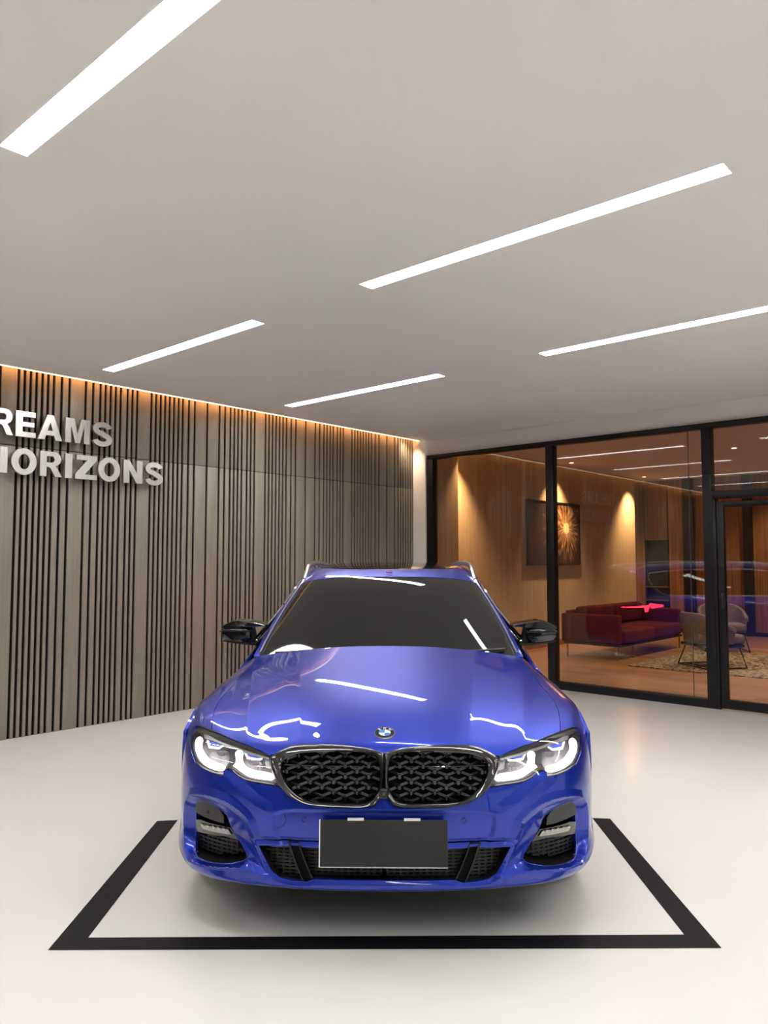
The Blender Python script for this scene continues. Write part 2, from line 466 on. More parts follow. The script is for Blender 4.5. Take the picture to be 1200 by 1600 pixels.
# ------------------------------------------------------------------ sign letters
def glyph(ch):
    """list of (outer, holes) in a unit-high box; x to the right"""
    def arc(cx, cy, rx, ry, a0, a1, n=20):
        return [(cx + rx * math.cos(math.radians(a0 + (a1 - a0) * i / n)), cy + ry * math.sin(math.radians(a0 + (a1 - a0) * i / n))) for i in range(n + 1)]
    if ch == 'E': return 0.78, [([(0, 0), (.78, 0), (.78, .2), (.27, .2), (.27, .41), (.72, .41), (.72, .59), (.27, .59), (.27, .8), (.76, .8), (.76, 1), (0, 1)], [])]
    if ch == 'I': return .28, [([(0, 0), (.28, 0), (.28, 1), (0, 1)], [])]
    if ch == 'H': return .86, [([(0, 0), (.27, 0), (.27, .39), (.59, .39), (.59, 0), (.86, 0), (.86, 1), (.59, 1), (.59, .61), (.27, .61), (.27, 1), (0, 1)], [])]
    if ch == 'N': return .86, [([(0, 0), (.26, 0), (.26, .55), (.60, 0), (.86, 0), (.86, 1), (.60, 1), (.60, .45), (.26, 1), (0, 1)], [])]
    if ch == 'Z': return .80, [([(0, 0), (.80, 0), (.80, .2), (.35, .2), (.79, .82), (.79, 1), (.04, 1), (.04, .8), (.44, .8), (0, .19)], [])]
    if ch == 'M': return 1.02, [([(0, 0), (.24, 0), (.24, .68), (.41, 0), (.61, 0), (.78, .68), (.78, 0), (1.02, 0), (1.02, 1), (.66, 1), (.51, .38), (.36, 1), (0, 1)], [])]
    if ch == 'A': return .98, [([(0, 0), (.27, 0), (.33, .18), (.65, .18), (.71, 0), (.98, 0), (.62, 1), (.36, 1)], [[(.39, .37), (.59, .37), (.49, .70)]])]
    if ch == 'O': return .98, [(arc(.49, .5, .49, .52, 0, 360, 44)[:-1], [arc(.49, .5, .22, .30, 0, 360, 32)[:-1]])]
    if ch == 'D': return .88, [([(0, 0), (.40, 0)] + arc(.40, .5, .48, .5, -90, 90, 22)[1:-1] + [(.40, 1), (0, 1)], [[(.27, .2), (.38, .2)] + arc(.38, .5, .22, .30, -90, 90, 16)[1:-1] + [(.38, .8), (.27, .8)]])]
    if ch == 'R': return .92, [([(0, 0), (.27, 0), (.27, .38), (.36, .38), (.43, .33), (.62, 0), (.92, 0), (.72, .33), (.63, .43)] +
                              arc(.56, .715, .31, .285, -68, 90, 16) + [(0, 1)], [[(.27, .56), (.48, .56)] + arc(.48, .69, .11, .13, -90, 90, 10)[1:-1] + [(.48, .82), (.27, .82)]])]
    if ch == 'S':
        c = arc(.43, .72, .30, .185, 8, 270, 22) + arc(.43, .275, .31, .19, 90, -172, 22)[1:]
        c = [np.array(p) for p in c]; Lp, Rp = [], []
        # smooth spine
        sp_ = chaikin(c, 1, False)
        for i, p in enumerate(sp_):
            t = sp_[min(i + 1, len(sp_) - 1)] - sp_[max(i - 1, 0)]; t = t / (np.hypot(*t) + 1e-9); n_ = np.array([-t[1], t[0]])
            wd = .125 if .15 < i / len(sp_) < .85 else .125
            Lp.append(p + n_ * wd * np.array([1.0, .85])); Rp.append(p - n_ * wd * np.array([1.0, .85]))
        return .86, [([tuple(p) for p in Lp] + [tuple(p) for p in Rp[::-1]], [])]
def letter(ch, y0, y1, zb, zt, parent):
    wd, polys = glyph(ch); th = .03; mb = MB()
    sx = (y1 - y0) / wd; sz = zt - zb
    for outer, holes in polys:
        if ch == 'S':   # quads between the two sides
            n = len(outer) // 2; Lp, Rp = outer[:n], outer[n:][::-1]
            o = [(0 + 0., p[0] * sx, p[1] * sz) for p in Lp] + [(0., p[0] * sx, p[1] * sz) for p in Rp]
            fr_ = [(-0. + th, *q[1:]) for q in o]; V_ = o + fr_; F_ = []
            for i in range(n - 1):
                F_ += [(i, i + 1, n + i + 1, n + i), (2 * n + i, 3 * n + i, 3 * n + i + 1, 2 * n + i + 1), (i, 2 * n + i, 2 * n + i + 1, i + 1), (n + i, n + i + 1, 3 * n + i + 1, 3 * n + i)]
            F_ += [(0, n, 3 * n, 2 * n), (n - 1, 3 * n - 1, 4 * n - 1, 2 * n - 1)]
            mb.add(V_, F_)
        else:
            V, Fc = cdt(outer, holes, []); n = len(V)
            Vb = [(0, p[0] * sx, p[1] * sz) for p in V]; Vf = [(th, p[0] * sx, p[1] * sz) for p in V]
            F_ = [tuple(q) for q in Fc] + [tuple(int(i) + n for i in q[::-1]) for q in Fc]
            cnt = {}
            for q in Fc:
                for a, b_ in ((q[0], q[1]), (q[1], q[2]), (q[2], q[0])): cnt[(int(a), int(b_))] = 1
            for (a, b_) in list(cnt):
                if (b_, a) not in cnt: F_.append((a, a + n, b_ + n, b_))
            mb.add(Vb + Vf, F_)
    o = mb.build('letter', M['steel'], parent, smooth=(ch in 'SODR'))
    o.location = (0, y0, zb)
s1 = empty('sign_lettering', (-6.50, 0, 0)); tag(s1, 'brushed steel sign word DREAMS standing off the slatted wall, upper line', 'sign')
for ch, a, b_ in (('D', 2.262, 2.452), ('R', 2.483, 2.625), ('E', 2.65, 2.815), ('A', 2.834, 3.042), ('M', 3.069, 3.290), ('S', 3.318, 3.504)):
    if ch == 'R': a, b_ = 2.475, 2.630
    letter(ch, a, b_, 2.482, 2.695, s1)
s2 = empty('sign_lettering', (-6.50, 0, 0)); tag(s2, 'brushed steel sign word HORIZONS standing off the slatted wall, lower line', 'sign')
for ch, a, b_ in (('H', 2.41, 2.592), ('O', 2.623, 2.830), ('R', 2.859, 3.050), ('I', 3.076, 3.138), ('Z', 3.165, 3.365), ('O', 3.377, 3.590), ('N', 3.623, 3.815), ('S', 3.845, 4.032)):
    letter(ch, a, b_, 2.17, 2.382, s2)
for s_ in (s1, s2):
    zc_ = 2.585 if s_ is s1 else 2.275
    for y in ([2.34, 2.52, 2.70, 2.93, 3.1, 3.26, 3.41] if s_ is s1 else [2.46, 2.65, 2.81, 2.93, 3.107, 3.26, 3.4, 3.57, 3.66, 3.78, 3.94]):
        MB().tube([(-.06, y, zc_), (.002, y, zc_)], .004, 6).build('standoff_pin', M['steel'], s_)

# ------------------------------------------------------------------ floor tape
t = tag(MB().add([(-2.926, 1.374, .001), (-1.062, 3.073, .001), (-2.030, 4.16, .001), (-2.110, 4.105, .001), (-1.205, 3.083, .001), (-2.905, 1.520, .001), (-3.822, 2.515, .001), (-3.895, 2.430, .001)],
     [(0, 1, 4, 5), (1, 2, 3, 4), (0, 5, 6, 7)]).build('floor_marking', M['tape'], fix=False), 'black tape outline on the white floor around the front of the car', 'floor tape')
md = t.modifiers.new('thickness', 'SOLIDIFY'); md.thickness = .001; md.offset = 1

# ------------------------------------------------------------------ the car (own frame: x to the photo's right, y rearwards from the nose, z up)
NOSE, CROT = 2.95, YAW - math.radians(.9)
CO = np.array([-math.sin(YAW) * NOSE, math.cos(YAW) * NOSE, 0.])
car = empty('car', tuple(CO), CROT)
tag(car, 'blue estate car facing the viewer with black grille and lit headlights, inside floor marking', 'car')
def cproj(P):
    P = np.asarray(P, float); c, s = math.cos(CROT), math.sin(CROT)
    wx = CO[0] + P[..., 0] * c - P[..., 1] * s; wy = CO[1] + P[..., 0] * s + P[..., 1] * c; wz = P[..., 2] - CAM_H
    cy, sy = math.cos(YAW), math.sin(YAW); r = wx * cy + wy * sy; f = -wx * sy + wy * cy
    c2, s2_ = math.cos(PITCH), math.sin(PITCH); zc = f * c2 + wz * s2_; uu = -f * s2_ + wz * c2
    return np.stack([600 + FPX * r / zc, 800 - FPX * uu / zc], -1)

class Surf:
    """uniform cubic B-spline patch, mirrored about x=0 when sym"""
    def __init__(s, ctrl, sym=True, disp=None):
        C_ = np.array(ctrl, float)
        if sym: l = C_[:, 1:2] * np.array([-1, 1, 1])
        else: l = 2 * C_[:, 0:1] - C_[:, 1:2]
        C_ = np.concatenate([l, C_, 2 * C_[:, -1:] - C_[:, -2:-1]], 1)
        C_ = np.concatenate([2 * C_[0:1] - C_[1:2], C_, 2 * C_[-1:] - C_[-2:-1]], 0)
        s.C = C_; s.sym = sym; s.R = C_.shape[0] - 3; s.K = C_.shape[1] - 3; s.disp = disp; s.flip = 1.
    def base(s, u, v):
        u = np.asarray(u, float); v = np.asarray(v, float)
        sg = np.where(u < 0, -1., 1.) if s.sym else np.ones_like(u); uu = np.abs(u) if s.sym else u
        def w_(t):
            return [(1 - t) ** 3 / 6, (3 * t ** 3 - 6 * t ** 2 + 4) / 6, (-3 * t ** 3 + 3 * t ** 2 + 3 * t + 1) / 6, t ** 3 / 6]
        iu = np.clip(np.floor(uu).astype(int), 0, s.K - 1); iv = np.clip(np.floor(v).astype(int), 0, s.R - 1)
        wu, wv = w_(uu - iu), w_(v - iv); P = 0
        for a in range(4):
            for b_ in range(4): P = P + s.C[iv + a, iu + b_] * (wv[a] * wu[b_])[..., None]
        P[..., 0] *= sg
        return P
    def bn(s, u, v, fn=None):
        fn = fn or s.base; h = 2e-3
        du = fn(u + h, v) - fn(u - h, v); dv = fn(u, v + h) - fn(u, v - h)
        n = np.cross(du, dv) * s.flip
        return n / (np.linalg.norm(n, axis=-1, keepdims=True) + 1e-12)
    def P(s, u, v):
        B = s.base(u, v)
        if s.disp is None: return B
        return B + s.bn(u, v) * s.disp(B)[..., None]
    def N(s, u, v): return s.bn(u, v, s.P)

# front body: columns centre -> side, rows bumper bottom -> cowl
PX = [0, .22, .42, .58, .70, .80, .865, .90]
PY = [0, .008, .035, .085, .15, .245, .36, .50]
def fascia(z, dy, xs_=PX, ys_=PY, zz=None): return [(x, y + dy, (zz[i] if zz else z)) for i, (x, y) in enumerate(zip(xs_, ys_))]
lowx = [0, .22, .42, .58, .695, .785, .845, .880]; lowy = [.05, .055, .075, .11, .155, .225, .33, .50]
A = [
    fascia(.19, .07, lowx, lowy, [.190, .190, .192, .193, .194, .198, .212, .225]),
    fascia(.205, 0, [0, .22, .42, .58, .70, .795, .862, .895], [.02, .025, .05, .088, .14, .225, .335, .50], [.205, .205, .206, .206, .206, .210, .228, .245]),
    fascia(.25, 0, [0, .22, .42, .58, .705, .808, .876, .905], [.015, .02, .045, .088, .14, .225, .35, .50], [.25, .25, .25, .25, .255, .265, .28, .285]),
    fascia(.31, .012), fascia(.39, .004), fascia(.47, -.003), fascia(.535, .006),
    fascia(.59, .022, zz=[.59, .59, .585, .585, .59, .60, .60, .60]),
    fascia(.655, .045, [0, .22, .42, .58, .70, .80, .862, .897], zz=[.66, .66, .645, .648, .655, .665, .67, .67]),
    [(0, .072, .718), (.22, .083, .716), (.42, .115, .690), (.58, .175, .697), (.70, .255, .708), (.795, .355, .722), (.855, .465, .732), (.893, .58, .728)],
    [(0, .105, .745), (.22, .12, .743), (.42, .155, .722), (.58, .225, .728), (.70, .315, .742), (.79, .425, .758), (.855, .545, .770), (.896, .66, .758)],
    [(0, .175, .765), (.22, .19, .763), (.42, .23, .750), (.58, .30, .750), (.695, .385, .765), (.785, .49, .780), (.858, .61, .788), (.902, .73, .770)],
    [(0, .31, .817), (.22, .32, .815), (.42, .35, .798), (.58, .415, .781), (.69, .49, .786), (.78, .58, .797), (.860, .70, .803), (.908, .81, .778)],
    [(0, .50, .861), (.22, .51, .859), (.42, .535, .843), (.575, .58, .829), (.685, .64, .813), (.775, .72, .817), (.861, .82, .813), (.912, .93, .780)],
    [(0, .72, .902), (.22, .73, .900), (.42, .75, .885), (.57, .785, .870), (.68, .83, .846), (.77, .90, .841), (.860, .99, .824), (.914, 1.09, .784)],
    [(0, .93, .935), (.22, .94, .933), (.42, .96, .919), (.57, .985, .906), (.68, 1.02, .880), (.77, 1.08, .867), (.857, 1.17, .838), (.914, 1.27, .79)],
    [(0, 1.12, .965), (.22, 1.13, .962), (.41, 1.15, .950), (.56, 1.18, .927), (.675, 1.215, .912), (.765, 1.28, .890), (.848, 1.38, .846), (.908, 1.46, .795)],
    [(0, 1.27, .993), (.22, 1.28, .990), (.40, 1.31, .972), (.55, 1.35, .957), (.66, 1.40, .940), (.755, 1.48, .912), (.84, 1.57, .860), (.908, 1.65, .80)],
]
S = Surf(A)
n0 = S.bn(np.array([.5]), np.array([5.]))[0]
if n0[1] > 0: S.flip = -1.
# lookup from photo position to the patch (left half of the photo; u>0 by symmetry)
gu, gv = np.meshgrid(np.arange(0, 7.001, .02), np.arange(0, S.R + .001, .03))
gu, gv = gu.ravel(), gv.ravel()
gl_ = S.base(-gu, gv); gpx = cproj(gl_)
nrm = S.bn(-gu, gv); c_, s_ = math.cos(CROT), math.sin(CROT)
camc = np.array([0, 0, CAM_H]) - CO; camc = np.array([camc[0] * c_ + camc[1] * s_, -camc[0] * s_ + camc[1] * c_, camc[2]])
vis = ((camc - gl_) * nrm).sum(-1) > -.02
gu, gv, gpx = gu[vis], gv[vis], gpx[vis]
def look(pts):
    out = []
    for p in pts:
        q = (gpx[:, 0] - p[0]) ** 2 + (gpx[:, 1] - p[1]) ** 2
        idx = np.argpartition(q, 6)[:6]; wt = 1 / (q[idx] + .05)
        out.append((float((gu[idx] * wt).sum() / wt.sum()), float((gv[idx] * wt).sum() / wt.sum())))
    U, T = np.array(out), np.array(pts, float); ini = U.copy()
    for _ in range(6):
        f0 = cproj(S.base(-U[:, 0], U[:, 1])); e = 1e-3
        fu = (cproj(S.base(-(U[:, 0] + e), U[:, 1])) - f0) / e; fv = (cproj(S.base(-U[:, 0], U[:, 1] + e)) - f0) / e
        r = T - f0; det = fu[:, 0] * fv[:, 1] - fu[:, 1] * fv[:, 0]; det = np.where(np.abs(det) < 40, 1e9, det)
        du_ = (r[:, 0] * fv[:, 1] - r[:, 1] * fv[:, 0]) / det; dv_ = (fu[:, 0] * r[:, 1] - fu[:, 1] * r[:, 0]) / det
        U = U + np.clip(np.stack([du_, dv_], 1), -.1, .1)
    U = np.clip(U, ini - .25, ini + .25); U[:, 0] = np.clip(U[:, 0], 0, 7); U[:, 1] = np.clip(U[:, 1], 0, S.R)
    return [(float(a), float(b_)) for a, b_ in U]
R1 = lambda P: [(270 + x / 3., 1080 + y / 3.) for x, y in P]
R4 = lambda P: [(280 + x / 6.667, 1110 + y / 6.667) for x, y in P]
R7 = lambda P: [(280 + x / 8.571, 1240 + y / 8.571) for x, y in P]
R6 = lambda P: [(420 + x / 3.243, 1120 + y / 3.243) for x, y in P]

HL_top = R4([(150, 175), (185, 158), (230, 168), (300, 200), (400, 235), (500, 275), (700, 352), (850, 415), (945, 468)])
HL_in = R4([(955, 560), (1000, 680), (1058, 785)])
HL_bot = R4([(1040, 792), (900, 770), (760, 748), (690, 728), (620, 690), (560, 637), (500, 618), (470, 622), (465, 680), (350, 655), (250, 610), (170, 545), (130, 440), (112, 330), (118, 240)])
GR_out = R6([(578, 183), (545, 170), (500, 157), (400, 145), (325, 140), (250, 138), (180, 138), (120, 145), (70, 165), (32, 185), (5, 205), (12, 260), (42, 340), (95, 400), (165, 438), (255, 458), (400, 462), (500, 462), (540, 452), (556, 432), (568, 412), (580, 408)])
GR_in = R6([(545, 205), (520, 190), (480, 182), (300, 178), (180, 182), (130, 192), (90, 212), (62, 237), (68, 290), (95, 345), (150, 400), (200, 424), (260, 432), (400, 438), (485, 438), (520, 425), (540, 400), (560, 355), (563, 300), (560, 240)])
SI = R1([(68, 560), (72, 530), (90, 517), (140, 535), (200, 575), (225, 600), (238, 645), (270, 695), (305, 750), (332, 800), (250, 815), (150, 805), (72, 768), (65, 680)])
LI = R1([(385, 697), (480, 700), (690, 712), (840, 716), (995, 717)])
LI += R1([(995, 893), (850, 892), (700, 889), (655, 887), (625, 900), (560, 895), (500, 878), (465, 850), (430, 785), (400, 725)])
FLARE = R1([(48, 640), (50, 540), (62, 500), (95, 484), (150, 484), (205, 497), (265, 520), (312, 555), (352, 595), (366, 635), (385, 690), (405, 740), (425, 790), (445, 835), (455, 868), (350, 830), (250, 828), (150, 818), (66, 784), (55, 720)])

uvHt, uvHi, uvHb = look(HL_top), look(HL_in), look(HL_bot)
uvGo, uvGi, uvSI, uvFL = look(GR_out), look(GR_in), look(SI), look(FLARE)
uvLI = look(LI)
for q in (uvLI, ):
    q[4] = (0., q[4][1]); q[5] = (0., q[5][1])
uvGo[0] = (0., uvGo[0][1]); uvGo[-1] = (0., uvGo[-1][1])
def sm(P, it=1): return [tuple(p) for p in chaikin(P, it, True)]
uvSI = sm(uvSI); uvFL = sm(uvFL, 1)
def to3(P, closed=True):
    q = densify(P, .14, closed); return S.base(q[:, 0], q[:, 1])
SI3, FL3 = to3(uvSI), to3(uvFL)
LIf = uvLI + [(-u, v) for u, v in uvLI[::-1]]
LI3 = to3(LIf)
def mindist(B, C3, closed=True):
    A_ = C3 if closed else C3[:-1]; D_ = (np.roll(C3, -1, 0) - C3)[:len(A_)]; L2 = (D_ ** 2).sum(1) + 1e-12
    out = np.full(B.shape[0], 9.)
    for i in range(0, B.shape[0], 3000):
        q = B[i:i + 3000, None, :] - A_[None]; t = np.clip((q * D_[None]).sum(-1) / L2, 0, 1)
        d = ((q - D_[None] * t[..., None]) ** 2).sum(-1); out[i:i + 3000] = np.sqrt(d.min(1))
    return out
FLxz, SIxz = FL3[:, [0, 2]], SI3[:, [0, 2]]
REC = np.array([(.37, .30), (.435, .47), (.41, .505), (.33, .517), (0, .522), (-.33, .517), (-.41, .505), (-.435, .47), (-.37, .30), (-.3, .27), (.3, .27)])
REC3 = densify(chaikin(REC, 2), .02)
RIDGE = S.base(*np.array([(q[0], q[1]) for q in densify(look(R1([(225, 385), (265, 415), (310, 465), (370, 520), (430, 560)])), .05, False)]).T)
RIDGE2 = S.base(*np.array([(q[0], q[1]) for q in densify(look(R1([(84, 790), (150, 828), (250, 838), (340, 842), (400, 862), (440, 880)])), .05, False)]).T)
def sst(t): t = np.clip(t, 0, 1); return t * t * (3 - 2 * t)
def front_disp(B):
    sh = B.shape[:-1]; B = B.reshape(-1, 3).copy(); B[:, 0] = np.abs(B[:, 0]); d = np.zeros(len(B))
    f = (B[:, 2] < .64) & (B[:, 1] < .62)
    if f.any():
        Bf = B[f]; df = np.zeros(len(Bf))
        ins = inpoly(FLxz, Bf[:, [0, 2]])
        do, dl = mindist(Bf, SI3), mindist(Bf, FL3)
        df -= np.where(ins, .038 * dl / (do + dl + 1e-6), 0)
        dL = mindist(Bf, LI3); df -= .010 * (1 - np.clip(dL / .016, 0, 1))
        r_in = inpoly(REC3, Bf[:, [0, 2]]); q2 = Bf[:, [0, 2]]
        dr = mindist(q2, REC3)
        df -= np.where(r_in, .009 * sst(dr / .014), 0)
        df += .007 * np.clip(1 - dl / .028, 0, 1) * sst((Bf[:, 2] - .22) / .05) * (Bf[:, 0] < .80)
        dd = mindist(Bf, RIDGE2, False); df += .006 * np.clip(1 - dd / .03, 0, 1)
        dd = mindist(Bf, RIDGE, False); df += .006 * np.clip(1 - dd / .04, 0, 1)
        d[f] = df
    h = B[:, 1] > .05
    a = B[:, 0]; y = B[:, 1]
    xi = .335 + (y - .15) * .125; xo = .60 + (y - .45) * .16
    fade = sst((y - .10) / .12) * sst((B[:, 2] - .70) / .05)
    t = a - xi
    d += fade * np.where(t > 0, -.006 * (1 - np.exp(-t / .045)), 0)
    t = a - xo
    d += fade * np.where(t > 0, -.004 * (1 - np.exp(-t / .03)), 0) + fade * .004 * np.exp(-(t / .05) ** 2)
    return d.reshape(sh)
S.disp = front_disp

def mesh_norm(name, V, F_, Nn, mt, parent):
    me = bpy.data.meshes.new(name); me.from_pydata([tuple(p) for p in V], [], [tuple(int(i) for i in q) for q in F_])
    me.polygons.foreach_set('use_smooth', [True] * len(me.polygons))
    me.normals_split_custom_set_from_vertices([tuple(n) for n in Nn]); me.materials.append(mt)
    o = bpy.data.objects.new(name, me); COL.objects.link(o); o.parent = parent
    return o
def panel(name, sf, outer, holes, mt, parent, du, dv, off=0., flange=.014, edge=None, back=False):
    """cut a panel out of patch sf: outline and holes in (u,v)"""
    edge = edge or min(du, dv); sc_ = (1, 1)
    O = densify(outer, edge); Hs = [densify(h, edge) for h in holes]
    lo, hi = O.min(0), O.max(0)
    uu, vv = np.meshgrid(np.arange(math.floor(lo[0] / du) * du, hi[0] + du, du), np.arange(lo[1], hi[1], dv)); G_ = np.stack([uu.ravel(), vv.ravel()], 1)
    k = inpoly(O, G_)
    for h in Hs: k &= ~inpoly(h, G_)
    G_ = G_[k]
    bd = np.concatenate([O] + Hs); wgt = np.array([1 / du, 1 / dv]); keep = np.ones(len(G_), bool)
    for i in range(0, len(G_), 3000):
        q = (((G_[i:i + 3000, None] - bd[None]) * wgt) ** 2).sum(-1).min(1); keep[i:i + 3000] = q > .2
    V, Fc = cdt(O, Hs, G_[keep])
    u, v = V[:, 0], V[:, 1]; P_, N_ = sf.P(u, v), sf.N(u, v); P_ = P_ + N_ * off
    # winding to agree with the normals
    a, b_, c = P_[Fc[:, 0]], P_[Fc[:, 1]], P_[Fc[:, 2]]
    bad = (np.cross(b_ - a, c - a) * N_[Fc[:, 0]]).sum(-1) < 0; Fc[bad] = Fc[bad][:, ::-1]
    Vs, Fs, Ns = [P_], [Fc.tolist()], [N_]; F_ = [tuple(q) for q in Fc]; o = len(P_); NN = [N_]
    if flange:
        for lp in [O] + Hs:
            p = sf.P(lp[:, 0], lp[:, 1]) + sf.N(lp[:, 0], lp[:, 1]) * off; n = sf.N(lp[:, 0], lp[:, 1]); q = p - n * flange; m_ = len(p)
            tng = np.roll(p, -1, 0) - np.roll(p, 1, 0); en = -np.cross(tng, n); en /= np.linalg.norm(en, axis=1, keepdims=True) + 1e-9
            Vs += [p, q]; NN += [en, en]
            for i in range(m_): F_.append((o + i, o + (i + 1) % m_, o + m_ + (i + 1) % m_, o + m_ + i))
            o += 2 * m_
    return mesh_norm(name, np.concatenate(Vs), F_, np.concatenate(NN), mt, parent)

vmax = S.R
# shut lines
SHUT = look([(330, 1137), (331.5, 1122), (336, 1105), (343, 1091), (352, 1080), (366, 1066), (381, 1049), (390, 1034), (398, 1023), (408, 1015)])
hv = look(R4([(300, 200)]))[0]
hoodR = [uvGo[0], uvGo[1], uvGo[2], uvGo[3], uvGo[4], uvGo[5], uvGo[6], uvGo[7], uvGo[8], uvGo[9]] + [uvHt[8], uvHt[7], uvHt[6], uvHt[5], uvHt[4], uvHt[3]] + SHUT
hoodR.append((SHUT[-1][0], vmax - .02))
hoodR = [(max(u, 0), v) for u, v in hoodR]
hood = [(u, v) for u, v in hoodR] + [(0, vmax - .02)] + [(-u, v) for u, v in hoodR[:0:-1]]
def inset_x(P, e):  # opening gap towards lower v / larger u
    return P
panel('bonnet', S, hood, [], M['paint'], car, .05, .07, off=0)
# fenders
gap = .035
fo = [(u + gap, v) for u, v in SHUT] + [(SHUT[-1][0] + gap, vmax - .02), (7, vmax - .02), (7, 8.4)]
fo += [(uvHb[-2][0] + .03, uvHb[-2][1])] + [(uvHb[-1][0] + .03, uvHb[-1][1])] + [(uvHt[0][0], uvHt[0][1] + .03), (uvHt[1][0], uvHt[1][1] + .04), (uvHt[2][0], uvHt[2][1] + .04)]
for sg in (1, -1):
    panel('fender', S, [(u * sg, v) for u, v in fo], [], M['paint'], car, .05, .07)
# bumper
bl = [(0, .0), (7, 0), (7, 8.4 - .05)] + [(uvHb[-2][0] + .03, uvHb[-2][1] - .03)] + [(uvHb[i][0], uvHb[i][1] - .02) for i in range(len(uvHb) - 3, -1, -1)]
gb = uvGo[10:]
bl += [(u + .0, v) for u, v in gb[2:]]
bl = [(max(u, 0.), v) for u, v in bl]
bump = bl + [(-u, v) for u, v in bl[::-1] if u > 1e-6]
panel('bumper', S, bump, [uvSI, [(-u, v) for u, v in uvSI], LIf], M['paint'], car, .045, .07, edge=.04)

# recessed bowls behind openings
def bowl(name, uv, depth, mt, parent, wallmt=None, front=0., sgn=1, taper=.92):
    q = densify(uv, .06); q[:, 0] *= sgn
    p = S.P(q[:, 0], q[:, 1]); n = len(p); c = p.mean(0)
    mb = MB(); p0 = p + np.array([0, front, 0]); p1 = c + (p - c) * np.array([taper, 1, taper]) + np.array([0, depth, 0])
    mb.add(list(p0) + list(p1), [(i, (i + 1) % n, n + (i + 1) % n, n + i) for i in range(n)])
    V, Fc = cdt(p1[:, [0, 2]], [], [])
    if len(V) == n: mb.add([(V[i][0], p1[i][1], V[i][1]) for i in range(n)], [tuple(f) for f in Fc])
    else:
        mb.add([(x_, c[1] + depth, z_) for x_, z_ in V], [tuple(f) for f in Fc])
    return mb.build(name, mt, parent, fix=False)
def band(name, outer3, inner3, prof, mt, parent, D=(0, -1, 0), n=140, smooth=True):
    """a rim between two loops: prof = (t from outer to inner, forward offset)"""
    ci = inner3.mean(0)
    def res(L_):
        a = np.unwrap(np.arctan2(L_[:, 2] - ci[2], L_[:, 0] - ci[0])); 
        if a[-1] < a[0]: L_ = L_[::-1]; a = np.unwrap(np.arctan2(L_[:, 2] - ci[2], L_[:, 0] - ci[0]))
        a = np.concatenate([a, [a[0] + 2 * math.pi]]); L_ = np.concatenate([L_, L_[:1]])
        a = np.maximum.accumulate(a + np.arange(len(a)) * 1e-9)
        t = np.linspace(0, 2 * math.pi, n, endpoint=False); t = a[0] + (t - a[0]) % (2 * math.pi)
        return np.stack([np.interp(t, a, L_[:, k]) for k in range(3)], 1)
    Po, Pi = res(outer3), res(inner3); D = np.array(D); rings = [Po * (1 - t) + Pi * t + D * e for t, e in prof]
    V = np.concatenate(rings); F_ = []
    for r in range(len(prof) - 1):
        for i in range(n): F_.append((r * n + i, r * n + (i + 1) % n, (r + 1) * n + (i + 1) % n, (r + 1) * n + i))
    return MB().add(list(V), F_).build(name, mt, parent, smooth=smooth)
def flat(name, px, mt, parent, off, th=.006, sgn=1, conv=R1, rnd=0, D=(0, -1, 0), bev=0.):
    """plate following the nose surface, pushed back by off"""
    uv = look(conv(px))
    if rnd: uv = sm(uv, rnd)
    q = densify(uv, .08); V, Fc = cdt(q, [], [])
    p = S.base(V[:, 0] * sgn, V[:, 1]) + np.array([0, off, 0]); n = len(p); f = p + np.array(D) * th
    F_ = [tuple(int(i) for i in t) for t in Fc] + [tuple(int(i) + n for i in t[::-1]) for t in Fc]; ed = set()
    for t in Fc:
        for a, b_ in ((t[0], t[1]), (t[1], t[2]), (t[2], t[0])): ed.add((int(a), int(b_)))
    F_ += [(a, b_, b_ + n, a + n) for a, b_ in ed if (b_, a) not in ed]
    return MB().add(list(p) + list(f), F_).build(name, mt, parent)

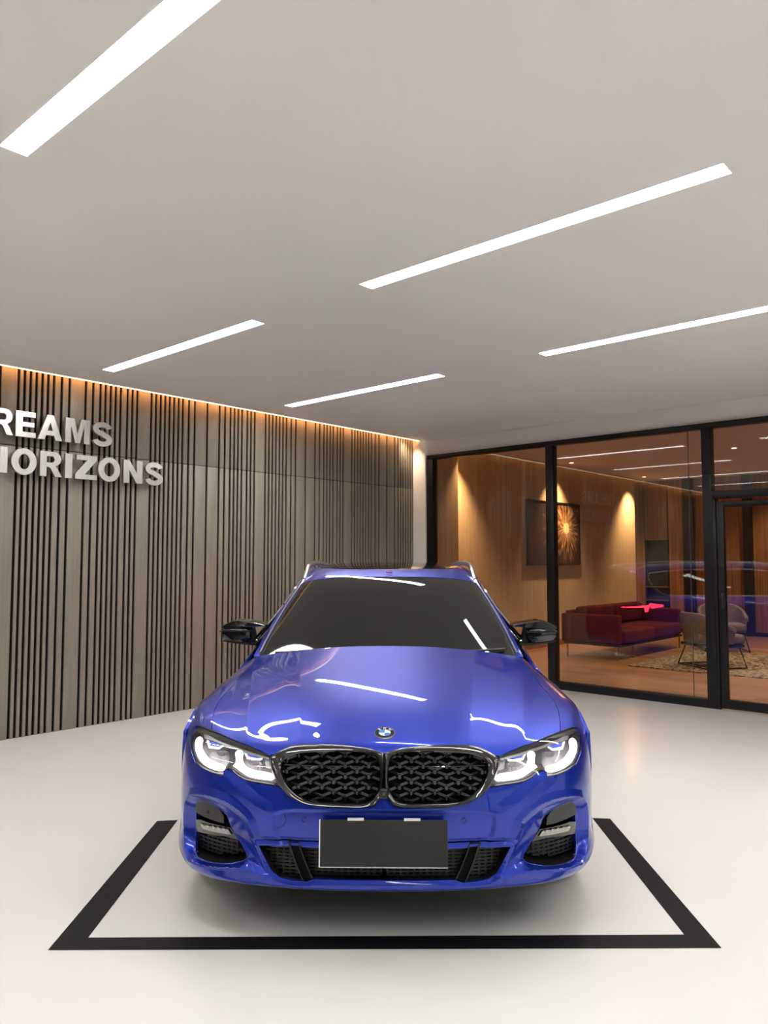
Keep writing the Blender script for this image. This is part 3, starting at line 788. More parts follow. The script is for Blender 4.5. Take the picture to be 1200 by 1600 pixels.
# grille
gr = empty('grille', (0, 0, 0), 0, car)
for sg in (1, -1):
    o3 = densify(uvGo + [(0.0, (uvGo[0][1] + uvGo[-1][1]) / 2)], .05); i3 = densify(sm(uvGi, 1), .05)
    O3 = S.base(o3[:, 0] * sg, o3[:, 1]); I3 = S.base(i3[:, 0] * sg, i3[:, 1])
    band('grille_frame', O3, I3, [(-.02, -.02), (0, .004), (.10, .013), (.35, .018), (.75, .014), (.95, .006), (1, -.004), (1.03, -.055)], M['gloss'], gr, D=(0, -1, .12))
    # mesh
    mb = MB(); Ipx = cproj(I3); nodes_ = {}
    for c in range(0, 10):
        for r in range(-1, 6):
            nodes_[(r, c)] = (447.8 + c * 18.3 - 18.3, (1178.0 if c % 2 == 0 else 1186.3) + r * 16.6)
    Gpoly = np.array(R6([(545, 205), (520, 190), (480, 182), (300, 178), (180, 182), (130, 192), (90, 212), (62, 237), (68, 290), (95, 345), (150, 400), (200, 424), (260, 432), (400, 438), (485, 438), (520, 425), (540, 400), (560, 355), (563, 300), (560, 240)]))
    def seg(a, b_, w1, oa=.022, ob=.022):
        k = 4; pts = np.array([[a[0] + (b_[0] - a[0]) * t / k, a[1] + (b_[1] - a[1]) * t / k] for t in range(k + 1)]); inn = inpoly(Gpoly, pts)
        for t in range(k):
            if inn[t] or inn[t + 1]:
                uv = look([pts[t], pts[t + 1]]); p = S.base(np.array([uv[0][0], uv[1][0]]) * sg, np.array([uv[0][1], uv[1][1]]))
                ya, yb = oa + (ob - oa) * t / k, oa + (ob - oa) * (t + 1) / k
                mb.bar(p[0] + [0, ya, 0], p[1] + [0, yb, 0], w1, .010)
    for (r, c), p in nodes_.items():
        seg(p, (p[0], p[1] + 7.2), .0065, .008, .016)
        for dx in (-16.5, 16.5): seg(p, (p[0] + dx, p[1] - 4.6), .0042, .010, .026)
    tag(mb.build('grille_mesh', M['mesh'], gr), kind='stuff')
    # long horizontal bar in the upper third
    uv = look([(441, 1197), (480, 1199), (530, 1200), (592, 1201)]); uvv = np.array(uv)
    p = S.base(uvv[:, 0] * sg, uvv[:, 1]) + np.array([0, .02, 0]); MB().tube([tuple(k_) for k_ in p], .004, 6).build('grille_bar', M['gloss'], gr, smooth=True)
    # dark backing
    q = densify(uvGo, .08); P_ = S.base(q[:, 0] * sg, q[:, 1]) + np.array([0, .06, 0]); V, Fc = cdt(P_[:, [0, 2]], [], [])
    MB().add([(x_, .06 + .12 * abs(x_) + .04, z_) for x_, z_ in V], [tuple(f) for f in Fc]).build('grille_backing', M['backing'], gr)
cc = MB().box(-.013, .013, -.012, .02, .60 - .035, .60 - .002).build('front_camera', M['satin'], gr, bevel=.003)
MB().lathe([(-.014, .0), (-.014, .006), (-.010, .009), (-.008, .009)], 'y', 20, (0, 0, .583)).build('camera_lens', M['gloss'], cc, smooth=True)

# headlights
for sg in (1, -1):
    hl = empty('headlight', (0, 0, 0), 0, car)
    loop = uvHt + uvHi + uvHb
    c_uv = np.array(loop).mean(0)
    ins = [tuple((np.array(p) - c_uv) * np.array([.992, .985]) + c_uv) for p in loop]
    bowl('housing', loop, .10, M['housing'], hl, sgn=sg, front=.012, taper=.90)
    uvp = [(u * sg, v) for u, v in ins]
    panel('lens', S, uvp, [], M['lens'], hl, .12, .16, off=-.001, flange=0, edge=.08)
    # dark rim just inside the glass
    q = densify(loop, .05); P_ = S.base(q[:, 0] * sg, q[:, 1]); q2 = (q - c_uv) * np.array([.978, .965]) + c_uv; P2 = S.base(q2[:, 0] * sg, q2[:, 1])
    nn = len(q); V = list(P_ + [0, .004, 0]) + list(P2 + [0, .006, 0]) + list(P2 + [0, .03, 0])
    MB().add(V, [(i, (i + 1) % nn, nn + (i + 1) % nn, nn + i) for i in range(nn)] + [(nn + i, nn + (i + 1) % nn, 2 * nn + (i + 1) % nn, 2 * nn + i) for i in range(nn)]).build('lamp_rim', M['satin'], hl, smooth=True)
    flat('light_bar', [(190, 285), (222, 298), (233, 330), (218, 395), (250, 465), (300, 525), (370, 562), (470, 588), (460, 648), (350, 632), (260, 588), (200, 528), (165, 450), (150, 380), (158, 320)], M['drl'], hl, .028, .010, sg, R4, 1)
    flat('light_bar', [(600, 425), (645, 428), (655, 470), (642, 520), (662, 580), (705, 622), (780, 645), (900, 662), (958, 680), (985, 745), (880, 735), (760, 718), (690, 692), (628, 645), (575, 605), (545, 590), (580, 565), (580, 500), (572, 455)], M['drl'], hl, .028, .010, sg, R4, 1)
    flat('brow_trim', [(235, 245), (285, 262), (600, 398), (850, 478), (940, 505), (935, 528), (860, 508), (600, 432), (400, 352), (250, 300)], M['brow'], hl, .030, .010, sg, R4)
    flat('upper_cover', [(170, 190), (230, 185), (420, 260), (700, 372), (935, 478), (935, 500), (850, 470), (600, 388), (290, 255), (200, 250)], M['satin'], hl, .020, .006, sg, R4)
    p1 = flat('laser_insert', [(285, 342), (430, 385), (395, 412), (300, 398)], M['bluelight'], hl, .048, .006, sg, R4)
    flat('insert_edge', [(262, 335), (284, 340), (298, 392), (385, 408), (425, 388), (438, 398), (395, 430), (285, 417)], M['bluebar'], hl, .044, .006, sg, R4)
    flat('laser_insert', [(680, 468), (850, 508), (838, 530), (702, 512)], M['bluelight'], hl, .048, .006, sg, R4)
    flat('insert_edge', [(652, 448), (670, 455), (695, 508), (790, 530), (850, 520), (845, 542), (780, 552), (685, 530)], M['bluebar'], hl, .044, .006, sg, R4)
    flat('projector', [(370, 440), (500, 440), (490, 480), (440, 505), (375, 490)], M['proj'], hl, .055, .018, sg, R4, 1)
    flat('projector', [(690, 545), (850, 545), (845, 600), (800, 610), (715, 592)], M['proj'], hl, .055, .018, sg, R4, 1)
    flat('reflector', [(865, 540), (940, 560), (960, 660), (880, 640)], M['brow'], hl, .060, .006, sg, R4)

# side intakes
def honey(name, polyuv, sg, parent, off, cw=.052, ch=.026, bar=.0045, xr=None):
    q = densify(polyuv, .06); P3 = S.base(q[:, 0], q[:, 1]); pxz = P3[:, [0, 2]]
    order = np.argsort(P3[:, 0]); mb = MB()
    x0, z0 = pxz.min(0); x1, z1 = pxz.max(0)
    # depth as a function of x at mid height
    uu = np.linspace(0, 7, 60); base_ = S.base(uu, np.full(60, 3.5)); dep = lambda x: np.interp(abs(x), base_[:, 0], base_[:, 1]) + off
    nx, nz = int((x1 - x0) / cw) + 3, int((z1 - z0) / (ch * .5)) + 4; done = set()
    for i in range(-1, nx):
        for j in range(-1, nz):
            cx = x0 + (i + (.5 if j % 2 else 0)) * cw; cz = z0 + j * ch * .5
            a, b_ = cw * .20, cw * .30; h = ch * .5
            pts = [(cx - a, cz + h * .0 + h * .5), (cx + a, cz + h * .5), (cx + b_, cz), (cx + a, cz - h * .5), (cx - a, cz - h * .5), (cx - b_, cz)]
            for k in range(6):
                p, r = pts[k], pts[(k + 1) % 6]; key = (round((p[0] + r[0]) / 2, 3), round((p[1] + r[1]) / 2, 3))
                if key in done: continue
                done.add(key)
                if inpoly(pxz, np.array([p, r])).all(): mb.bar((p[0] * sg, dep(p[0]), p[1]), (r[0] * sg, dep(r[0]), r[1]), bar, .008)
    return tag(mb.build(name, M['mesh_dark'], parent), kind='stuff')
for sg in (1, -1):
    si = empty('side_intake', (0, 0, 0), 0, car)
    bowl('duct', uvSI, .11, M['satin'], si, sgn=sg, front=.008, taper=.96)
    flat('upper_panel', [(132, 215), (240, 150), (400, 205), (500, 290), (550, 370), (555, 468), (420, 430), (132, 282)], M['bezel'], si, .066, .008, sg, R7, 0)
    flat('fog_lamp_bezel', [(115, 412), (240, 420), (640, 530), (695, 610), (750, 700), (560, 645), (200, 582), (112, 556)], M['gloss'], si, .074, .012, sg, R7, 0)
    flat('fog_lamp', [(235, 462), (610, 547), (655, 620), (262, 536)], M['foglamp'], si, .062, .006, sg, R7, 0)
    for k in range(5):
        x = 250 + k * 72; flat('lamp_fin', [(x, 468 + k * 15), (x + 22, 473 + k * 15), (x + 34, 500 + k * 16), (x + 20, 497 + k * 16)], M['brow'], si, .056, .003, sg, R7, 0)
    honey('intake_mesh', look(R1([(74, 690), (130, 700), (280, 722), (320, 795), (250, 806), (150, 797), (78, 762)])), sg, si, .085, .045, .030)

# lower intake
li = empty('lower_intake', (0, 0, 0), 0, car)
bowl('duct', LIf, .16, M['satin'], li, front=.006, taper=.97)
for sg in (1, -1):
    honey('intake_mesh', uvLI, sg, li, .055, .050, .026)
    flat('strut', [(542, 712), (588, 714), (652, 884), (612, 894)], M['strut'], li, .034, .018, sg, R1, 0)
    flat('strut_edge', [(537, 712), (546, 712), (613, 894), (607, 894)], M['mesh_dark'], li, .016, .006, sg, R1, 0)
    flat('strut_edge', [(584, 714), (589, 714), (655, 880), (650, 884)], M['mesh_dark'], li, .016, .006, sg, R1, 0)

# bumper details
def dot(name, px, r, mt, sgn=-1, t=.002, ring=False):
    uv = look([px])[0]; u, v = np.array([uv[0] * sgn]), np.array([uv[1]]); p, n = S.P(u, v)[0], S.N(u, v)[0]
    prof = [(0, r - .0012), (t, r - .0006), (t, r + .0006), (0, r + .0012)] if ring else [(0, r), (t, r * .92), (t * 1.1, 0.0001)]
    o = MB().lathe(prof, 'z', 36).build(name, mt, car, smooth=True)
    o.rotation_mode = 'QUATERNION'; o.rotation_quaternion = Vector(n).to_track_quat('Z', 'Y'); o.location = Vector(p) + Vector(n) * -.0004
    return o
M['groove'] = mat('panel_groove', (.008, .01, .09), .4)
dot('parking_sensor', (475, 1281.5), .008, M['paint']); dot('parking_sensor', (475, 1281.5), .008, M['paint'], 1)
dot('parking_sensor', (475, 1281.5), .0095, M['groove'], ring=True); dot('parking_sensor', (475, 1281.5), .0095, M['groove'], 1, ring=True)
dot('tow_eye_cover', (433, 1281), .031, M['groove'], -1, .0012, ring=True)
dot('parking_sensor', (316, 1272), .008, M['satin'])

# badge
bd = empty('badge', (0, 0, 0), 0, car); uv = look([(598.5, 1146.5)])[0]
bp_, bn_ = S.P(np.array([0.]), np.array([uv[1]]))[0], S.N(np.array([0.]), np.array([uv[1]]))[0]
bd.location = Vector(bp_) + Vector(bn_) * .002
yv = (Vector((0, 0, 1)) - Vector(bn_) * bn_[2]).normalized(); xv = yv.cross(Vector(bn_)).normalized()
bd.rotation_mode = 'QUATERNION'; bd.rotation_quaternion = Matrix((xv, yv, Vector(bn_))).transposed().to_quaternion()
BR = .041
MB().lathe([(-.004, BR), (.002, BR), (.0035, BR * .985), (.0035, BR * .955), (.0015, BR * .94), (.001, .0001)], 'z', 60).build('chrome_ring', M['chrome'], bd, smooth=True)
MB().lathe([(.0016, BR * .94), (.0030, BR * .93), (.0030, BR * .60), (.0016, BR * .59)], 'z', 60).build('black_ring', M['gloss'], bd, smooth=True)
MB().lathe([(.0018, BR * .60), (.0036, BR * .595), (.0036, BR * .565), (.0018, BR * .56)], 'z', 60).build('inner_ring', M['chrome'], bd, smooth=True)
for k in range(4):
    v_ = [(0, 0, .003)] + [(BR * .565 * math.cos(math.radians(90 * k + 9 * i)), BR * .565 * math.sin(math.radians(90 * k + 9 * i)), .0026) for i in range(11)]
    v_ += [(x_, y_, .001) for x_, y_, z_ in v_]
    MB().add(v_, [(0, i, i + 1) for i in range(1, 11)] + [(i, i + 12, i + 13, i + 1) for i in range(1, 11)]).build('quadrant', M['badge_blue'] if k in (1, 3) else M['badge_white'], bd, smooth=False)
for ch, ang in (('B', 132), ('M', 90), ('W', 48)):
    cu = bpy.data.curves.new('letter', 'FONT'); cu.body = ch; cu.size = .0155; cu.extrude = .0006; cu.offset = .0005; cu.align_x = 'CENTER'; cu.align_y = 'CENTER'
    o = bpy.data.objects.new('letter', cu); COL.objects.link(o); cu.materials.append(M['badge_white']); o.parent = bd
    a = math.radians(ang); o.location = (BR * .765 * math.cos(a), BR * .765 * math.sin(a), .0034); o.rotation_euler = (0, 0, a - math.pi / 2)
    dg = bpy.context.evaluated_depsgraph_get(); me = bpy.data.meshes.new_from_object(o.evaluated_get(dg)); o2 = bpy.data.objects.new('letter', me); COL.objects.link(o2)
    o2.parent = bd; o2.location = o.location; o2.rotation_euler = o.rotation_euler; bpy.data.objects.remove(o)

# number plate (blanked)
pl = empty('number_plate', (0, -.012, .408), 0, car); pl.rotation_euler = (math.radians(-4), 0, 0)
bx('plate_cover', M['plate'], pl, -.236, .236, -.018, -.010, -.083, .083, bevel=.003)
bx('plate_edge', M['plate_edge'], pl, -.2405, -.236, -.017, -.009, -.083, .083)
bx('plate_edge', M['plate_edge'], pl, -.2405, .236, -.017, -.009, -.0855, -.083)
for x in (-.105, .105): bx('plate_clip', M['plate_edge'], pl, x - .03, x + .03, -.019, -.004, .081, .088)
bx('plate_bracket', M['satin'], pl, -.2, .2, -.010, .012, -.07, .07)

# ------------------------------------------------------------------ cabin: windshield and roof patch
Gt = [
    [(0, 1.255, 0.932), (0.25, 1.268, 0.93), (0.48, 1.315, 0.926), (0.64, 1.385, 0.919), (0.725, 1.435, 0.915), (0.765, 1.47, 0.912)],
    [(0, 1.435, 1.042), (0.25, 1.448, 1.039), (0.46, 1.49, 1.033), (0.62, 1.562, 1.019), (0.7, 1.615, 1.009), (0.742, 1.65, 0.999)],
    [(0, 1.66, 1.168), (0.24, 1.673, 1.165), (0.44, 1.712, 1.157), (0.585, 1.78, 1.141), (0.658, 1.835, 1.125), (0.7, 1.87, 1.11)],
    [(0, 1.89, 1.286), (0.22, 1.9, 1.283), (0.41, 1.937, 1.274), (0.54, 2, 1.256), (0.605, 2.05, 1.239), (0.648, 2.09, 1.221)],
    [(0, 2.09, 1.362), (0.21, 2.095, 1.359), (0.385, 2.12, 1.351), (0.505, 2.165, 1.334), (0.566, 2.21, 1.318), (0.61, 2.25, 1.298)],
    [(0, 2.30, 1.408), (.21, 2.30, 1.406), (.38, 2.32, 1.402), (.495, 2.36, 1.388), (.560, 2.40, 1.372), (.602, 2.42, 1.345)],
    [(0, 2.65, 1.434), (.21, 2.65, 1.432), (.38, 2.65, 1.431), (.50, 2.66, 1.418), (.565, 2.67, 1.403), (.607, 2.68, 1.372)],
    [(0, 3.2, 1.450), (.21, 3.2, 1.448), (.38, 3.2, 1.440), (.50, 3.2, 1.427), (.565, 3.2, 1.410), (.607, 3.2, 1.378)],
    [(0, 3.8, 1.436), (.21, 3.8, 1.434), (.37, 3.8, 1.426), (.485, 3.79, 1.412), (.548, 3.78, 1.393), (.590, 3.78, 1.362)],
    [(0, 4.30, 1.402), (.21, 4.29, 1.400), (.36, 4.28, 1.392), (.465, 4.26, 1.378), (.525, 4.24, 1.360), (.566, 4.22, 1.330)],
    [(0, 4.58, 1.355), (.21, 4.57, 1.353), (.35, 4.55, 1.345), (.45, 4.52, 1.332), (.508, 4.48, 1.315), (.55, 4.45, 1.290)],
]
G = Surf(Gt)
if G.bn(np.array([.5]), np.array([5.]))[0][2] < 0: G.flip = -1.
wv = 3.9
WS = [(-3.92, 0.02), (0, 0.02), (3.92, 0.02), (3.88, 1), (3.86, 2), (3.86, 3), (3.88, wv), (0, wv), (-3.9, wv), (-3.86, 3), (-3.86, 2), (-3.88, 1)]
panel('windshield', G, WS, [], M['tint'], car, .12, .1, off=-.001)
sun = [(-3.3, 4.85), (3.3, 4.85), (3.3, 8.2), (-3.3, 8.2)]
sun = [tuple(p) for p in chaikin(sun, 2)]
roof = [(-5, wv + .03), (-3.9, wv + .03), (0, wv + .03), (3.9, wv + .03), (5, wv + .03), (5, 10), (-5, 10)]
panel('roof', G, roof, [sun], M['paint'], car, .1, .08)
panel('sunroof', G, [(u * .985, 6.65 + (v - 6.65) * .985) for u, v in sun], [], M['tint'], car, .15, .1, off=.001)
for sg in (1, -1):
    q = [(4.12, .0), (5, .0), (5, wv), (4.12, wv), (4.1, 3), (4.08, 2), (4.10, 1)]
    panel('windshield_pillar', G, [(u * sg, v) for u, v in q], [], M['paint'], car, .12, .1)
    q = [(3.92, .0), (4.12, .0), (4.10, 1), (4.08, 2), (4.1, 3), (4.12, wv), (3.9, wv), (3.86, 3), (3.86, 2), (3.88, 1)]
    panel('windshield_seal', G, [(u * sg, v) for u, v in q], [], M['rubber'], car, .12, .1, off=-.003, flange=0)
    # light catching strip on the pillar
    vv_ = np.linspace(.15, 4.3, 24); p = G.P(np.full(24, 4.22 * sg), vv_) + G.N(np.full(24, 4.22 * sg), vv_) * .004
    MB().tube([tuple(a) for a in p], .007, 8).build('pillar_trim', M['silver'] if True else None, car, smooth=True)
    # roof rail
    vv_ = np.linspace(4.25, 9.7, 50); ups = .006 + .034 * sst((vv_ - 4.25) / 1.1) * sst((9.7 - vv_) / .5)
    p = G.P(np.full(50, 4.28 * sg), vv_) + np.stack([np.zeros(50), np.zeros(50), ups], 1)
    MB().tube([tuple(a) for a in p], [.013 + .004 * min(1, i / 6) for i in range(50)], 12, sx=1.0, sz=1.1).build('roof_rail', M['silver'], car, smooth=True)
# windshield details
mc = bx('camera_housing', M['tint'], car, -.045, .045, 2.03, 2.10, 1.318, 1.322)
bx('roof_tag', mat('tricolour_tag', (.5, .12, .16), .4), car, -.022, .018, 2.125, 2.13, 1.372, 1.383, bevel=.001)
cow = MB(); uu = np.linspace(-4.3, 4.3, 40)
a = S.P(uu * 5.0 / 4.3, np.full(40, vmax - .02)); b_ = G.P(uu, np.full(40, .25))
cow.add([tuple(p + [0, 0, -.012]) for p in a] + [tuple(p + [0, .0, -.012]) for p in b_], [(i, i + 1, 41 + i, 40 + i) for i in range(39)])
cow.build('cowl', M['satin'], car, smooth=True)
for (u0, u1, v0, v1) in ((-3.0, -.3, .10, .26), (.6, 3.3, .10, .30)):
    t_ = np.linspace(0, 1, 14); p = G.P(u0 + (u1 - u0) * t_, v0 + (v1 - v0) * t_) + G.N(u0 + (u1 - u0) * t_, v0 + (v1 - v0) * t_) * .012
    MB().tube([tuple(k_) for k_ in p], .007, 8).build('wiper', M['satin'], car, smooth=True)

# ------------------------------------------------------------------ side: glass patch and body side
Sg = []
belt = [(.765, 1.56, .915), (.795, 1.72, .958), (.812, 1.95, .972), (.822, 2.2, .980), (.828, 2.5, .985), (.83, 2.8, .988), (.828, 3.2, .99), (.815, 3.75, .992), (.79, 4.15, .993), (.75, 4.36, .995)]
top = [(.765, 1.54, .925), (.738, 1.71, 1.00), (.697, 1.93, 1.105), (.645, 2.14, 1.212), (.607, 2.32, 1.300), (.603, 2.65, 1.362), (.606, 3.2, 1.376), (.590, 3.78, 1.360), (.566, 4.22, 1.328), (.552, 4.42, 1.293)]
for t_, b_ in zip(top, belt):
    t_, b_ = np.array(t_), np.array(b_)
    Sg.append([tuple(t_ + (b_ - t_) * k + np.array([.030 * math.sin(math.pi * k), 0, 0])) for k in (0, .25, .5, .75, 1)])
for sg in (1, -1):
    H_ = Surf([[(p[0] * sg, p[1], p[2]) for p in r] for r in Sg], sym=False)
    if H_.bn(np.array([2.]), np.array([5.]))[0][0] * sg < 0: H_.flip = -1.
    panel('side_frame', H_, [(0, 0), (4, 0), (4, 9), (0, 9)], [], M['gloss'], car, .25, .2, off=-.008, flange=0)
    def win(name, q): panel(name, H_, q, [], M['tint'], car, .25, .2, flange=.004)
    win('door_glass', [(.5, 2.2), (3.8, 1.1), (3.85, 4.72), (.35, 4.72), (.35, 4)])
    win('door_glass', [(.35, 4.88), (3.85, 4.88), (3.85, 7.0), (.35, 7.0)])
    win('quarter_glass', [(.35, 7.12), (3.85, 7.12), (3.8, 7.9), (2.2, 8.35), (.9, 8.3), (.4, 8.0)])
    ring = [(.42, 2.0), (.25, 4), (.25, 7.9), (.6, 8.4), (2.2, 8.5), (3.7, 8.1), (3.95, 7.8), (3.95, 4), (3.95, 1.2), (2.5, 1.1)]
    q = densify(chaikin(ring, 2), .12); p = H_.P(q[:, 0], q[:, 1]) + H_.N(q[:, 0], q[:, 1]) * .003
    MB().tube([tuple(a) for a in p], .012, 8, closed=True).build('window_trim', M['chrome'], car, smooth=True)
    panel('rear_pillar', H_, [(0, 8.0), (.5, 8.45), (2.2, 8.6), (3.8, 8.25), (4, 7.9), (4, 9), (0, 9)], [], M['paint'], car, .25, .15, off=-.002, flange=0)
    # body side
    st_y = [.5, .66, .86, 1.06, 1.25, 1.45, 1.62, 1.69, 1.88, 2.2, 2.7, 3.2, 3.55, 3.85, 4.15, 4.36]
    Bs = []
    ab = S.base(np.full(80, 7.), np.linspace(8.4, vmax - .02, 80))
    for y in st_y:
        bz0, bx0 = float(np.interp(y, ab[:, 1], ab[:, 2])), float(np.interp(y, ab[:, 1], ab[:, 0]))
        if y < 1.66: c_ = [(bx0 - .004, bz0 - .012), (bx0 + .004, bz0 - .05), (.914, .64), (.907, .50), (.892, .34), (.85, .20)]
        elif y < 1.72: c_ = [(.79, .93), (.868, .86), (.903, .72), (.907, .52), (.892, .34), (.85, .20)]
        else:
            bx_ = np.interp(y, [b_[1] for b_ in belt], [b_[0] for b_ in belt]); bz_ = np.interp(y, [b_[1] for b_ in belt], [b_[2] for b_ in belt])
            k = max(0, (y - 4.0)) * .12
            c_ = [(bx_, bz_), (bx_ + .048, bz_ - .06), (.903 - k, .80), (.900 - k, .56), (.893 - k, .34), (.85 - k, .20)]
        if y < .6: c_ = [(.895, .70), (.897, .66), (.90, .58), (.90, .46), (.89, .33), (.875, .22)]
        if .6 < y < .7: c_ = [(.893, .765), (.903, .72), (.910, .62), (.905, .48), (.892, .34), (.86, .21)]
        Bs.append([(x * sg, y, z) for x, z in c_])
    B_ = Surf(Bs, sym=False)
    if B_.bn(np.array([2.]), np.array([7.]))[0][0] * sg < 0: B_.flip = -1.
    bu, bv = np.meshgrid(np.arange(0, 5.001, .02), np.arange(0, 15.001, .02)); bu, bv = bu.ravel(), bv.ravel(); bp3 = B_.base(bu, bv)
    def blook(P):
        out = []
        for y, z in P:
            i = np.argmin((bp3[:, 1] - y) ** 2 + (bp3[:, 2] - z) ** 2); out.append((bu[i], bv[i]))
        return out
    arch = lambda cy, a0, a1: [(cy + .358 * math.cos(math.radians(a)), .335 + .358 * math.sin(math.radians(a))) for a in np.linspace(a0, a1, 26)]
    fa = [q for q in blook(arch(.86, 168, -22))]; ra = blook(arch(3.71, 202, -22))
    outl = [(0, 0)] + [(fa[0][0], 0)] + fa[2:] + [(5, blook([(1.30, .2)])[0][1]), (5, blook([(3.33, .2)])[0][1])] + ra[0:] + [(5, blook([(4.15, .2)])[0][1]), (5, 15), (0, 15)]
    panel('body_side', B_, outl, [], M['paint'], car, .2, .12, edge=.12)
    # door shut lines and handles
    for y in (1.47, 2.62, 3.55):
        zz_ = np.linspace(.28, .93 if y > 1.5 else .80, 16); q = np.array(blook([(y, z) for z in zz_])); p = B_.P(q[:, 0], q[:, 1])
        MB().tube([tuple(a) for a in p], .003, 5).build('door_shutline', M['black'], car)
    for y in (2.42, 3.40):
        q = np.array(blook([(y - .11, .845), (y, .85), (y + .11, .845)])); p = B_.P(q[:, 0], q[:, 1]) + np.array([.014 * sg, 0, 0])
        MB().tube([tuple(a) for a in p], .011, 8).build('outer_door_handle', M['paint'], car, smooth=True)
    # sill
    MB().bar((.86 * sg, 1.24, .225), (.86 * sg, 3.34, .225), .05, .07).build('side_sill', M['satin'], car)

# mirrors
for sg in (1, -1):
    mr = empty('wing_mirror', (0, 0, 0), 0, car)
    def rb(name, prof, ys_, mt, bev=.008, sc=None):
        """body given by (x,z) outline lofted over depths"""
        n = len(prof); V = []; c = np.array(prof).mean(0)
        for y, k in ys_:
            for p in prof:
                q = c + (np.array(p) - c) * k; V.append((q[0] * sg, y, q[1]))
        F_ = []
        for r in range(len(ys_) - 1):
            for i in range(n): F_.append((r * n + i, r * n + (i + 1) % n, (r + 1) * n + (i + 1) % n, (r + 1) * n + i))
        F_.append(tuple(range(n))); F_.append(tuple((len(ys_) - 1) * n + i for i in range(n)))
        return MB().add(V, F_).build(name, mt, mr, smooth=True)
    rb('mirror_shell', [tuple(p) for p in chaikin([(.83, 1.055), (.985, 1.060), (1.008, 1.03), (1.0, .985), (.95, .965), (.85, .958), (.825, .985)], 2)], [(1.70, .80), (1.705, .93), (1.73, 1.0), (1.80, 1.0), (1.86, .96)], M['gloss'])
    rb('mirror_cap', [tuple(p) for p in chaikin([(.74, 1.070), (.86, 1.092), (.92, 1.098), (.985, 1.075), (1.012, 1.055), (.985, 1.045), (.88, 1.050), (.83, 1.055), (.745, 1.061)], 1)], [(1.69, .90), (1.70, 1.0), (1.78, 1.01), (1.87, .97)], M['gloss'])
    rb('cap_blade', [(.83, 1.036), (1.01, 1.034), (1.016, 1.028), (.83, 1.026)], [(1.692, 1), (1.74, 1)], M['satin'])
    rb('mirror_base', [tuple(p) for p in chaikin([(.76, .963), (.86, .962), (1.0, .978), (1.0, .970), (.86, .950), (.76, .945)], 1)], [(1.70, .95), (1.72, 1.0), (1.84, 1.0)], M['satin'])
    rb('mirror_neck', [(.80, .955), (.87, .955), (.87, 1.06), (.825, 1.06)], [(1.745, .9), (1.76, 1.0), (1.83, 1.0)], M['satin'])
    bx('mirror_glass', M['chrome'], mr, *(sorted((.85 * sg, 1.0 * sg))), 1.862, 1.866, .98, 1.04)

# ------------------------------------------------------------------ rear
Rr = [
    [(0, 4.58, 1.352), (.25, 4.56, 1.348), (.42, 4.53, 1.335), (.51, 4.48, 1.315), (.55, 4.44, 1.292)],
    [(0, 4.60, 1.26), (.27, 4.585, 1.255), (.46, 4.56, 1.245), (.57, 4.51, 1.23), (.62, 4.44, 1.20)],
    [(0, 4.65, 1.10), (.30, 4.635, 1.098), (.52, 4.60, 1.09), (.65, 4.53, 1.08), (.71, 4.42, 1.06)],
    [(0, 4.69, .98), (.33, 4.675, .98), (.57, 4.63, .98), (.72, 4.54, .98), (.77, 4.37, .98)],
    [(0, 4.715, .90), (.36, 4.70, .90), (.62, 4.655, .90), (.79, 4.55, .90), (.86, 4.36, .90)],
    [(0, 4.70, .76), (.38, 4.69, .76), (.66, 4.65, .76), (.83, 4.54, .76), (.885, 4.35, .76)],
    [(0, 4.72, .58), (.40, 4.71, .58), (.68, 4.66, .58), (.83, 4.55, .58), (.875, 4.34, .58)],
    [(0, 4.72, .40), (.40, 4.71, .40), (.68, 4.66, .40), (.82, 4.54, .40), (.865, 4.34, .40)],
    [(0, 4.66, .22), (.38, 4.65, .22), (.64, 4.60, .22), (.78, 4.50, .22), (.83, 4.34, .22)],
]
R_ = Surf(Rr)
if R_.bn(np.array([.5]), np.array([5.]))[0][1] < 0: R_.flip = -1.
rg = [(-3.3, .9), (0, .8), (3.3, .9), (3.35, 2.0), (3.2, 2.7), (0, 2.75), (-3.2, 2.7), (-3.35, 2.0)]
panel('tailgate', R_, [(-4, 0), (4, 0), (4, 4.0), (3.0, 5.2), (-3.0, 5.2), (-4, 4.0)], [rg], M['paint'], car, .15, .15)
panel('rear_glass', R_, rg, [], M['tint'], car, .2, .2, off=-.002)
panel('rear_bumper', R_, [(3.0, 5.23), (4, 4.05), (4, 8), (-4, 8), (-4, 4.05), (-3.0, 5.23)], [], M['paint'], car, .2, .2)
for sg in (1, -1):
    q = [(1.9, 4.25), (4.0, 3.95), (4.0, 4.75), (3.3, 5.0), (2.9, 4.62), (1.95, 4.50)]
    tl = panel('tail_light', R_, [(u * sg, v) for u, v in q], [], M['satin'], car, .2, .15, off=.012)
    q = [(2.0, 4.36), (3.0, 4.30), (3.9, 4.12), (3.92, 4.25), (3.75, 4.75), (3.55, 4.80), (3.6, 4.38), (3.0, 4.42), (2.0, 4.45)]
    panel('light_guide', R_, [(u * sg, v) for u, v in q], [], M['tail'], tl, .2, .1, off=.016, flange=.004)
    # side return of the lamp
    MB().add([(.868 * sg, 4.38, .83), (.893 * sg, 4.20, .86), (.893 * sg, 4.20, .885), (.868 * sg, 4.38, .905)], [(0, 1, 2, 3)]).build('light_guide', M['tail'], tl)

